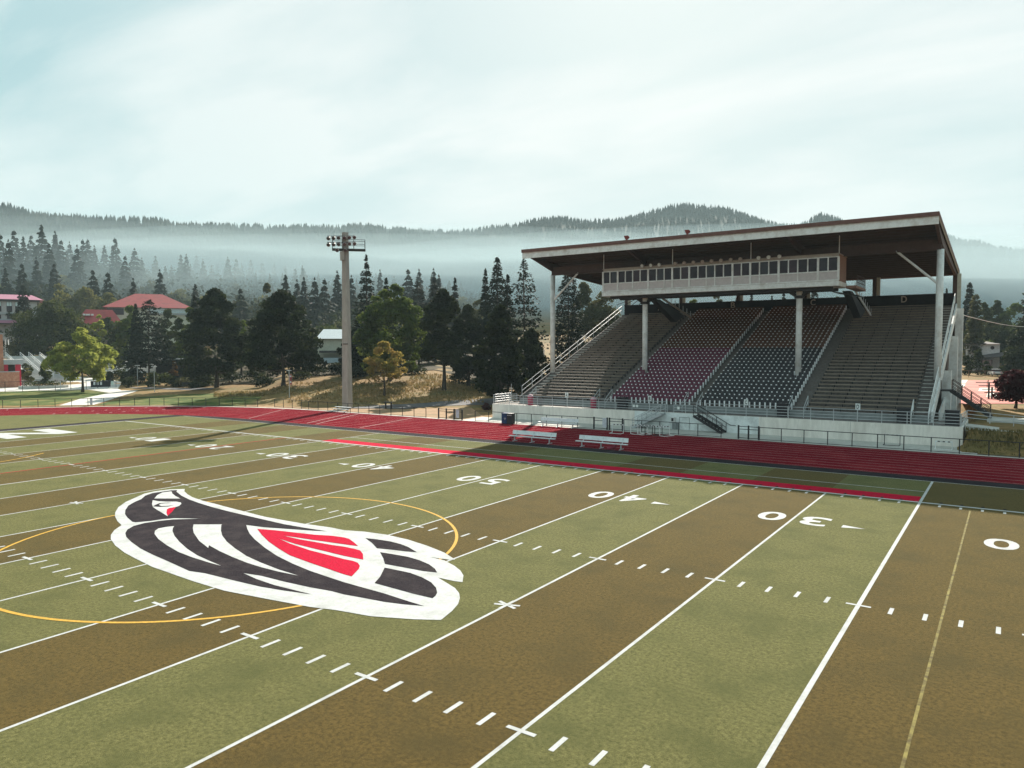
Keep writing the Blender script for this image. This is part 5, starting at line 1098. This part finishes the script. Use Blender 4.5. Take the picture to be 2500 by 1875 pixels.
conifer(1022, 686, 168, 74, 'flat topped dark cedar behind the bright green tree', 'firg', 24, 8, irr=.4, pw=.55)
conifer(1062, 676, 172, 54, 'second dark cedar right of the flat topped one', 'firg', 24, 8, irr=.4, pw=.7)
conifer(1112, 676, 195, 42, 'grey hazy conifer above the forked tree', 'firg', 22, 7, irr=.4)
broad(1083, 704, 119, 118, 'dark tree with a forked trunk on the mound', 'dark', 5200, .28, .32, 34, top=.55, clr=(.12, .2))
broad(1143, 742, 131, 92, 'dark leafy tree right of the forked tree', 'dark', 3600, .28, .12, 26)
broad(1165, 722, 200, 74, 'pale hazy tree between the mound and the tall fir', 'olive', 1800, .3, .1, 18)
conifer(1215, 628, 140, 96, 'tall dense fir left of the grandstand roof', 'fir', 36, 9, pw=.7, irr=.22)
conifer(1186, 655, 146, 50, 'lower fir spire joined to the tall dense fir', 'fir', 26, 8)
conifer(1280, 634, 122, 142, 'drooping cedar with wide layered boughs beside the roof corner', 'fir', 22, 9, pw=.75, irr=.35, droop=.10, gap=.08)
conifer(1240, 668, 126, 62, 'small drooping cedar between the fir and the wide cedar', 'fir', 20, 8, irr=.35, droop=.2)
broad(1222, 742, 106, 128, 'dark tree with lit leaf tips beside the left end of the concrete wall', 'dark', 5200, .26, .03, 34, top=.55, clr=(.12, .2))
broad(1298, 800, 118, 96, 'dark bushy tree behind the left slope railing', 'dark', 3000, .28, .02, 22)
conifer(1388, 664, 132, 84, 'dark columnar tree under the left roof corner', 'fir', 34, 9, pw=.4, irr=.2, droop=.1)
broad(1470, 712, 172, 132, 'hazy olive tree behind the top of block A', 'olive', 3800, .29, .05, 32)
broad(1425, 690, 178, 92, 'grey olive tree above the left seats', 'olive', 2600, .29, .05, 24)
for b, yt, D, w, k, lm, l in ((1692, 712, 178, 50, 'b', 'bright', 'bright green tree seen under the press box'), (1752, 714, 190, 58, 'b', 'olive', 'grey round tree seen under the press box'), (1798, 722, 200, 22, 'c', 'firg', 'tiny conifer left of the rear column under the press box'), (1833, 712, 195, 26, 'c', 'firg', 'small conifer in the gap right of the press box middle'), (1883, 722, 200, 14, 'c', 'firg', 'tiny conifer tip under the press box'), (1912, 709, 188, 32, 'c', 'fir', 'double topped conifer left of the third roof column'), (1986, 690, 185, 60, 'c', 'fir', 'wide boughed conifer right of the third roof column'), (2040, 716, 195, 60, 'b', 'olive', 'low tree top under the right end of the press box'), (1600, 728, 180, 60, 'b', 'olive', 'olive tree behind the letter A'), (2308, 706, 190, 18, 'c', 'fir', 'small conifer tip right of the last roof column')):
    (broad(b, yt, D, w, l, lm, 1300, .28, .1, 16) if k == 'b' else conifer(b, yt, D, w, l, lm, 22, 7))
# right side
conifer(2364, 693, 196, 38, 'dark conifer beyond the right end of the grandstand', 'fir', 30, 8, pw=.5)
conifer(2379, 722, 180, 40, 'golden green cypress right of the dark conifer', 'olive', 26, 9, pw=.4, droop=-.1)
for b, yt, D, w, lm, l in ((2400, 742, 215, 56, 'mid', 'green tree above the white house roof'), (2432, 734, 220, 62, 'mid', 'taller green tree above the white house'), (2478, 742, 215, 90, 'bright', 'sunlit tree at the upper right edge'), (2372, 786, 196, 74, 'bright', 'pale green tree left of the white house'), (2416, 786, 204, 72, 'olive', 'olive tree right behind the white house roof'), (2450, 790, 200, 60, 'mid', 'darker tree at the right gable of the white house'), (2540, 720, 200, 90, 'mid', 'green tree outside the right edge')): broad(b, yt, D, w, l, lm, 2400, .29, .05, 24)
broad(2512, 775, 152, 100, 'large dark tree right of the white house', 'dark', 4200, .29, .04, 30)
conifer(2510, 672, 165, 70, 'dark conifer at the very right edge', 'fir', 24, 7, irr=.45, gap=.2)
broad(2484, 902, 78, 110, 'dark maroon leaved tree at the right edge', 'maroon', 3200, .20, .22, 24)
# shrubs
def bush(b, ytop, D, wpx, label, lm='mid', n=700, ls=.2, ht=None, group=None):
    x, y = spot(b, D); z = ground(x, y); h = hgt(ytop, D)-z if ht is None else ht; w = wpx*D/F0
    P, c = crown_points(w, 0.0, h, 12, n, clr=(.2, .33)); P[:, 2] = np.maximum(P[:, 2], .03); V, Q = quads(P, ls*(D/120)**.5); me = npmesh('shrub', V, Q, LM[lm], 4)
    o = link('shrub', me); o.location = (x, y, z); return tag(o, label, 'shrub', group)
for b, yt, D, w, lm, l in ((2388, 856, 165, 42, 'dark', 'rounded shrub below the white house window'), (2362, 868, 163, 34, 'dark', 'dark shrub at the left corner of the white house'), (2410, 884, 166, 30, 'mid', 'shrub beside the white house porch'), (2460, 880, 160, 44, 'dark', 'dark shrub right of the parked car'),
                         (1187, 984, 95, 24, 'maroon', 'dark maroon shrub at the left foot of the concrete wall'), (62, 880, 172, 34, 'mid', 'green shrub left of the plaza stairs'), (66, 895, 166, 26, 'ggold', 'yellow-green shrub below the grey canopy'), (130, 872, 190, 40, 'dark', 'dark shrub at the top right of the plaza stairs'), (150, 890, 178, 44, 'mid', 'shrub on the bank right of the plaza stairs'), (70, 840, 200, 60, 'dark', 'long dark shrub row above the terrace'), (112, 842, 204, 50, 'olive', 'pale shrub on the terrace bank'), (30, 800, 200, 60, 'olive', 'olive bush below the campus building'),
                         (305, 902, 158, 34, 'dark', 'dark shrub by the thick fence post'), (340, 896, 160, 46, 'dark', 'dark shrub under the leaning cedar'), (322, 876, 170, 26, 'fir', 'small pointed dark shrub on the retaining steps'), (265, 905, 162, 34, 'dark', 'dark bush behind the white panelled bins'), (400, 905, 154, 60, 'mid', 'shrub below the dark shed'), (440, 918, 150, 60, 'olive', 'dry shrub right of the shed'), (480, 935, 146, 50, 'mid', 'low green bush by the park bench'),
                         (560, 905, 150, 70, 'dark', 'dark undergrowth between the two big trees'), (620, 900, 150, 70, 'dark', 'dark undergrowth behind the biggest tree'), (765, 890, 142, 70, 'dark', 'dark hedge left of the mast'), (820, 880, 146, 50, 'dark', 'dark hedge right behind the mast'), (860, 885, 135, 80, 'dark', 'dark hedge at the back of the mound'), (1010, 900, 140, 70, 'dark', 'shaded bushes left of the forked tree'), (1180, 890, 128, 60, 'dark', 'shaded bushes right of the forked tree'), (1270, 905, 105, 60, 'dark', 'low bushes by the left slope railing'), (290, 868, 176, 44, 'mid', 'shrub at the left end of the retaining steps'), (318, 915, 150, 50, 'dark', 'low dark shrub behind the thick fence post'), (372, 905, 150, 46, 'mid', 'round shrub left of the dark shed'), (425, 918, 150, 40, 'dark', 'dark shrub at the foot of the shed'), (500, 912, 148, 70, 'dark', 'dark undergrowth left of the big spreading tree'), (640, 915, 138, 60, 'dark', 'dark shrub left of the biggest tree trunk'), (730, 905, 136, 70, 'dark', 'dark shrubs right of the biggest tree trunk'), (1120, 905, 132, 70, 'dark', 'dark shrubs right of the forked trunk'), (425, 880, 166, 24, 'rust', 'red creeper on the dark shed end')):
    bush(b, yt, D, w, l, lm)
f = Frame(105, 150, 0); P = np.stack([rng.uniform(-1, 1, 900)*3.9, rng.uniform(-1, 1, 900)*1.3, rng.uniform(.5, 1.5, 900)], 1); P = P[(P[:, 0]/3.9)**2+(P[:, 1]/1.35)**2 < 1]
W3 = np.array([list(f.p(a, c, e)) for a, c, e in P]); V, Q = quads(W3, .16); link('clipped_hedge', npmesh('clipped_hedge', V, Q, LM['mid'], 4), None, 'low clipped hedge growing in the plaza planter', 'hedge')
# dry grass on the bank at the right and on the mound: tufts
def tufts(name, pts, n, m, hs):
    C = []
    while len(C) < n:
        i = rng.integers(0, len(pts)); (b0, d0, b1, d1) = pts[i]
        x, y = spot(rng.uniform(b0, b1), rng.uniform(d0, d1)); C.append((x, y, ground(x, y)))
    C = np.array(C); k = len(C); a = rng.uniform(0, 6.28, k); h = rng.uniform(.5, 1.2, k)*hs; w = h*.35
    dx, dy = np.cos(a)*w, np.sin(a)*w; l = rng.normal(0, .25, (k, 2))*h[:, None]
    V = np.stack([C+np.stack([-dx, -dy, 0*h], 1), C+np.stack([dx, dy, 0*h], 1), C+np.stack([l[:, 0]+dx*.4, l[:, 1]+dy*.4, h], 1), C+np.stack([l[:, 0]-dx*.4, l[:, 1]-dy*.4, h*.9], 1)], 1).reshape(-1, 3)
    tag(link(name, npmesh(name, V, np.arange(4*k).reshape(-1, 4), m, 4)), kind='stuff')
m_straw = mat('straw_tufts', (0.34, 0.235, 0.11), (0.20, 0.14, 0.06), .8, 5, .95, .1, c3=(.13, .12, .045), scale3=.2, transl=.25)
tufts('dry_grass_tufts', [(700, 106, 1010, 130), (860, 106, 1180, 128), (520, 118, 700, 128), (1000, 120, 1150, 140)], 5200, m_straw, .32)
k = 0; C = []
while k < 2600:
    x, y = rng.uniform(23.7, 36), rng.uniform(46.9, 50.3); C.append((x, y, ground(x, y))); k += 1
C = np.array(C); V, Q = quads(C+np.array([0, 0, .06]), .16, .25, np.tile([0, 0, 1.0], (len(C), 1))); tag(link('bank_grass_tufts', npmesh('bank_grass_tufts', V, Q, mat('bank_grass', (.20, .155, .065), (.10, .08, .03), 1.0, 5, .95, .1, c3=(.07, .065, .022), scale3=.35, transl=.2), 4)), kind='stuff')

# hillside trees: one of each kind, then copies
def proto_con(w, n, nb, **k):
    C, A, Sz = conif_pts(1.0*20, w*1.25, n+3, nb+3, ls=.80, dens=.55, **k); V, Q = quads(C, Sz, .62, A, .9); return npmesh('hill_conifer', V, Q, LM['fir'], 4)
pc = [proto_con(7.6, 15, 6, pw=1.0, irr=.3), proto_con(6.0, 16, 6, pw=.9, irr=.35), proto_con(8.4, 14, 7, pw=1.05, irr=.4, gap=.1), proto_con(6.8, 15, 6, pw=.8, irr=.3)]
pbm = []
for lm in ('mid', 'olive', 'dark', 'ggold'):
    P, c = crown_points(11, .8, 10, 18, 620, top=.6); V, Q = quads(P, .62); pbm.append(npmesh('hill_tree', V, Q, LM[lm], 4))
def hill(kind, b, D, h, label, group, idx=None):
    x, y = spot(b, D); z = ground(x, y)-.3
    me = (pc if kind == 'c' else pbm)[int(rng.integers(0, 4)) if idx is None else idx]
    o = link('hill_conifer' if kind == 'c' else 'hill_tree', me); o.location = (x, y, z); s = h/(20 if kind == 'c' else 10)
    o.scale = (s*rng.uniform(.85, 1.15), s*rng.uniform(.85, 1.15), s); o.rotation_euler = (0, 0, rng.uniform(0, 6.28))
    tag(o, label, 'tree', group)
def hill_top(b, yt, D, label, group):
    x, y = spot(b, D); hill('c', b, D, max(6, hgt(yt, D)-ground(x, y)), label, group)
ORD = ['first', 'second', 'third', 'fourth', 'fifth', 'sixth', 'seventh', 'eighth', 'ninth', 'tenth', 'eleventh', 'twelfth', 'thirteenth', 'fourteenth', 'fifteenth', 'sixteenth', 'seventeenth', 'eighteenth', 'nineteenth', 'twentieth']+['twenty-'+x for x in ('first', 'second', 'third', 'fourth', 'fifth', 'sixth', 'seventh', 'eighth', 'ninth')]+['thirtieth', 'thirty-first', 'thirty-second']
for i, (b, yt, D) in enumerate(sorted(((-30, 575, 430), (12, 570, 425), (30, 582, 400), (45, 560, 440), (66, 575, 430), (86, 572, 445), (111, 547, 430), (128, 590, 400), (144, 563, 445), (158, 584, 430), (178, 588, 450), (196, 596, 400), (210, 583, 430), (222, 582, 440), (238, 598, 440), (262, 597, 450), (288, 579, 430), (312, 622, 400), (335, 604, 430), (352, 628, 440), (60, 640, 360), (140, 640, 365), (232, 655, 350), (268, 662, 345), (20, 650, 355), (96, 625, 380), (395, 655, 360), (330, 676, 330), (480, 690, 300), (545, 706, 290), (590, 700, 285)))): hill_top(b, yt, D, 'dark fir on the left hillside above the campus roofs, %s from the left' % ORD[i], 'firs on the left hillside')
gm = ('grey hazy fir in the smoke above the middle trees', 'hazy firs in the smoke')
for b in np.arange(380, 1180, 15.5):
    b = b+rng.uniform(-6, 6); yt = np.interp(b, [380, 450, 560, 700, 780, 860, 960, 1080, 1180], [622, 608, 626, 636, 658, 660, 663, 676, 698])+rng.uniform(-2, 34); hill_top(b, yt, rng.uniform(430, 560), *gm)
for i, (b, yt, D) in enumerate(sorted(((700, 668, 300), (728, 680, 310), (745, 674, 305), (771, 675, 300), (795, 678, 305), (826, 660, 340), (998, 655, 360), (1025, 655, 370), (1060, 654, 365), (930, 657, 380), (1073, 670, 350), (860, 670, 350)))): hill_top(b, yt, D, 'slim grey fir beyond the trees around the mast, %s from the left' % ORD[i], 'slim firs beyond the mast')
for i in range(70):
    b = rng.uniform(-60, 1230); D = rng.uniform(285, 420); hill('b', b, D, rng.uniform(9, 14), 'leafy tree on the wooded slope behind the park', 'leafy trees on the wooded slope')
for b, D in ((445, 372), (470, 368), (500, 375)): hill('b', b, D, 9, 'orange tinted tree on the hazy slope', 'orange trees on the slope', 3)
for i in range(34):
    b = rng.uniform(560, 1230); D = rng.uniform(215, 280); hill('b', b, D, rng.uniform(8, 13), 'leafy tree in the belt behind the mast and mound', 'leafy tree belt')
for i in range(34):
    b = rng.uniform(1500, 2700); D = rng.uniform(330, 460); hill('c', b, D, rng.uniform(9, 15), 'faint fir in the smoke behind the grandstand', 'faint firs behind the grandstand')
# understory that fills the slopes
C = []
for i in range(4200):
    b, D = rng.uniform(-150, 1250), rng.uniform(285, 660); x, y = spot(b, D); h = rng.uniform(5, 12); n = 13
    C.append(np.stack([x+rng.normal(0, 2.2, n), y+rng.normal(0, 2.2, n), ground(x, y)+rng.uniform(0, h, n)], 1))
C = np.concatenate(C); V, Q = quads(C, 1.25); tag(link('hillside_woodland', npmesh('hillside_woodland', V, Q, mat('woodland_leaf', (.030, .038, .018), (.016, .021, .012), .12, 4, .85, .1, c3=(.055, .052, .026), scale3=.05, transl=.3), 4)), kind='stuff')

# ------------------------------------------------------------------ forested ridges
def ridge(name, prof, Dr, Df, zf, seed, ntree, th, mcol):
    px = np.arange(prof[0][0], prof[-1][0]+1, 14.0); ry = np.interp(px, [p[0] for p in prof], [p[1] for p in prof])
    r = np.random.default_rng(seed); ry = ry+np.convolve(r.normal(0, 2.2, len(px)), np.ones(3)/3, 'same')
    T = np.concatenate([np.linspace(0, 1, 22), [1.12, 1.3, 1.6]]); n = len(px); V = []; G = np.zeros((len(T), n, 3))
    bumps = r.normal(0, 1, (len(T), n)); ker = np.exp(-np.linspace(-2, 2, 15)**2); ker /= ker.sum()
    bumps = np.apply_along_axis(lambda v: np.convolve(v, ker, 'same'), 1, bumps); bumps = np.cumsum(bumps, 0)*0.35
    for i, t in enumerate(T):
        for j in range(n):
            D = Df+(Dr-Df)*t; zr = hgt(ry[j], Dr)-th*0.7
            z = zf+(zr-zf)*(t**0.9 if t <= 1 else 1-(t-1)*1.1)
            D += bumps[i, j]*16*min(1, t*2)*(1 if t < .97 else 0); x, y = spot(px[j], D); G[i, j] = (x, y, z+(bumps[i, j]*3*(1-t) if t < 1 else 0))
    F = [(i*n+j, i*n+j+1, (i+1)*n+j+1, (i+1)*n+j) for i in range(len(T)-1) for j in range(n-1)]
    me = npmesh(name, G.reshape(-1, 3), F, mcol, 4)
    for p in me.polygons: p.use_smooth = True
    tag(link(name, me), kind='structure')
    a = r.uniform(0, n-1.001, ntree); c = r.uniform(0, 21.0, ntree); c[:ntree//6] = r.uniform(20.3, 21.1, ntree//6); i0 = np.minimum(c.astype(int), len(T)-2); j0 = a.astype(int); fa = (a-j0)[:, None]; fc = (c-i0)[:, None]
    P = (G[i0, j0]*(1-fa)+G[i0, j0+1]*fa)*(1-fc)+(G[i0+1, j0]*(1-fa)+G[i0+1, j0+1]*fa)*fc
    H = th*r.uniform(.5, 1.25, ntree); K = 5; Vt = []; ang_ = np.arange(K)*2*math.pi/K
    base = P-np.array([0, 0, 1.0])
    vs_ = []; fs_ = []
    for tier, (zb_, zt_, wr) in enumerate(((.0, .62, .24), (.42, 1.0, .16))):
        ringv = base[:, None, :]+np.stack([np.cos(ang_), np.sin(ang_), 0*ang_], 1)[None]*(H*wr)[:, None, None]*r.uniform(.7, 1.2, (ntree, K, 1))+np.array([0, 0, 1])*(H*zb_)[:, None, None]
        tip = (base+np.array([0, 0, 1])*(H*zt_)[:, None])[:, None, :]; vs_.append(np.concatenate([ringv, tip], 1))
    Vt = np.concatenate(vs_, 1).reshape(-1, 3); o = (np.arange(ntree)*2*(K+1))[:, None]
    loc = np.array([[t_*(K+1)+q, t_*(K+1)+(q+1) % K, t_*(K+1)+K] for t_ in range(2) for q in range(K)])
    Fc = (o[:, :, None]+loc[None]).reshape(-1, 3)
    tag(link(name+'_forest', npmesh(name+'_forest', Vt, Fc, LM['firg'] if name != 'wooded_ridge' else m_rf, 3)), kind='stuff')
m_rf = mat('ridge_needles', (0.026, 0.040, 0.034), (0.014, 0.022, 0.02), .05, 5, .95, .05, c3=(.040, .048, .036), scale3=.012)
m_hill = mat('hill_floor', (0.030, 0.042, 0.034), (0.018, 0.026, 0.022), .03, 5, 1.0, .05)
ridge('wooded_ridge', [(-700, 470), (-300, 478), (0, 495), (40, 502), (75, 516), (110, 525), (160, 529), (220, 531), (270, 533), (330, 533), (380, 536), (430, 545), (500, 550), (560, 553), (600, 553), (720, 554), (800, 555), (860, 554), (930, 557), (1000, 566), (1060, 576), (1110, 584), (1160, 594), (1210, 606), (1280, 622), (1400, 650), (1600, 690), (1800, 720)], 1000, 690, 66, 3, 15000, 12.5, m_hill)
ridge('far_ridge', [(700, 610), (850, 585), (980, 568), (1050, 561), (1100, 567), (1150, 562), (1200, 557), (1255, 549), (1300, 541), (1330, 535), (1380, 532), (1420, 540), (1460, 539), (1520, 533), (1560, 525), (1600, 513), (1640, 504), (1680, 502), (1740, 507), (1800, 519), (1850, 539), (1900, 552), (1950, 552), (1967, 538), (2000, 528), (2040, 536), (2100, 566), (2200, 580), (2310, 580), (2345, 590), (2390, 592), (2420, 608), (2450, 611), (2500, 616), (2600, 625), (2900, 600), (3300, 590)], 1400, 900, 60, 5, 15000, 11, m_hill)
ridge('distant_peak', [(500, 640), (700, 590), (850, 556), (880, 545), (910, 549), (950, 558), (980, 560), (1010, 556), (1060, 560), (1150, 580), (1300, 620)], 2050, 1700, 80, 9, 1200, 9, m_hill)

# ------------------------------------------------------------------ haze and valley smoke
def volume(name, dens, col, an):
    m = bpy.data.materials.new(name); m.use_nodes = True; t = m.node_tree; t.nodes.clear()
    o = t.nodes.new('ShaderNodeOutputMaterial'); v = t.nodes.new('ShaderNodeVolumePrincipled')
    v.inputs['Density'].default_value = dens; v.inputs['Color'].default_value = (*col, 1); v.inputs['Anisotropy'].default_value = an
    t.links.new(v.outputs[0], o.inputs['Volume']); return m
mb = MB().box(-2480, 2520, -2500, 2490, -1.4, 372)
tag(mb.build('haze', volume('haze_air', 0.00018, (0.66, 0.84, 0.89), 0.0)), kind='stuff')
def smoke(b, D, rl, rd, rv, zc_, dens):
    x, y = spot(b, D); n, k = 40, 20; V = []; 
    for i in range(1, k):
        p = math.pi*i/k
        for j in range(n):
            q = 2*math.pi*j/n; v = Vector((x, y, zc_))+Rh*(rl*math.sin(p)*math.cos(q))+Fh*(rd*math.sin(p)*math.sin(q)); V.append((v.x, v.y, zc_-rv*math.cos(p)))
    V += [(x, y, zc_-rv), (x, y, zc_+rv)]
    F = [(i*n+j, i*n+(j+1) % n, (i+1)*n+(j+1) % n, (i+1)*n+j) for i in range(k-2) for j in range(n)]
    F += [((j+1) % n, j, (k-1)*n) for j in range(n)]+[((k-2)*n+j, (k-2)*n+(j+1) % n, (k-1)*n+1) for j in range(n)]
    b_ = MB(); b_.v = V; b_.f = F; tag(b_.build('valley_smoke', volume('smoke_air', dens, (0.68, 0.86, 0.91), 0.0), smooth=True), kind='stuff')
for k in range(8):
    s_ = .34+.115*k
    smoke(900, 590, 350+20*k, 190+8*k, 62*s_, 26, 0.00165)
    smoke(1900, 740, 520+20*k, 220+8*k, 84*s_, 26, 0.00170)
    smoke(40, 640, 270+20*k, 140+8*k, 66*s_, 48, 0.00060)
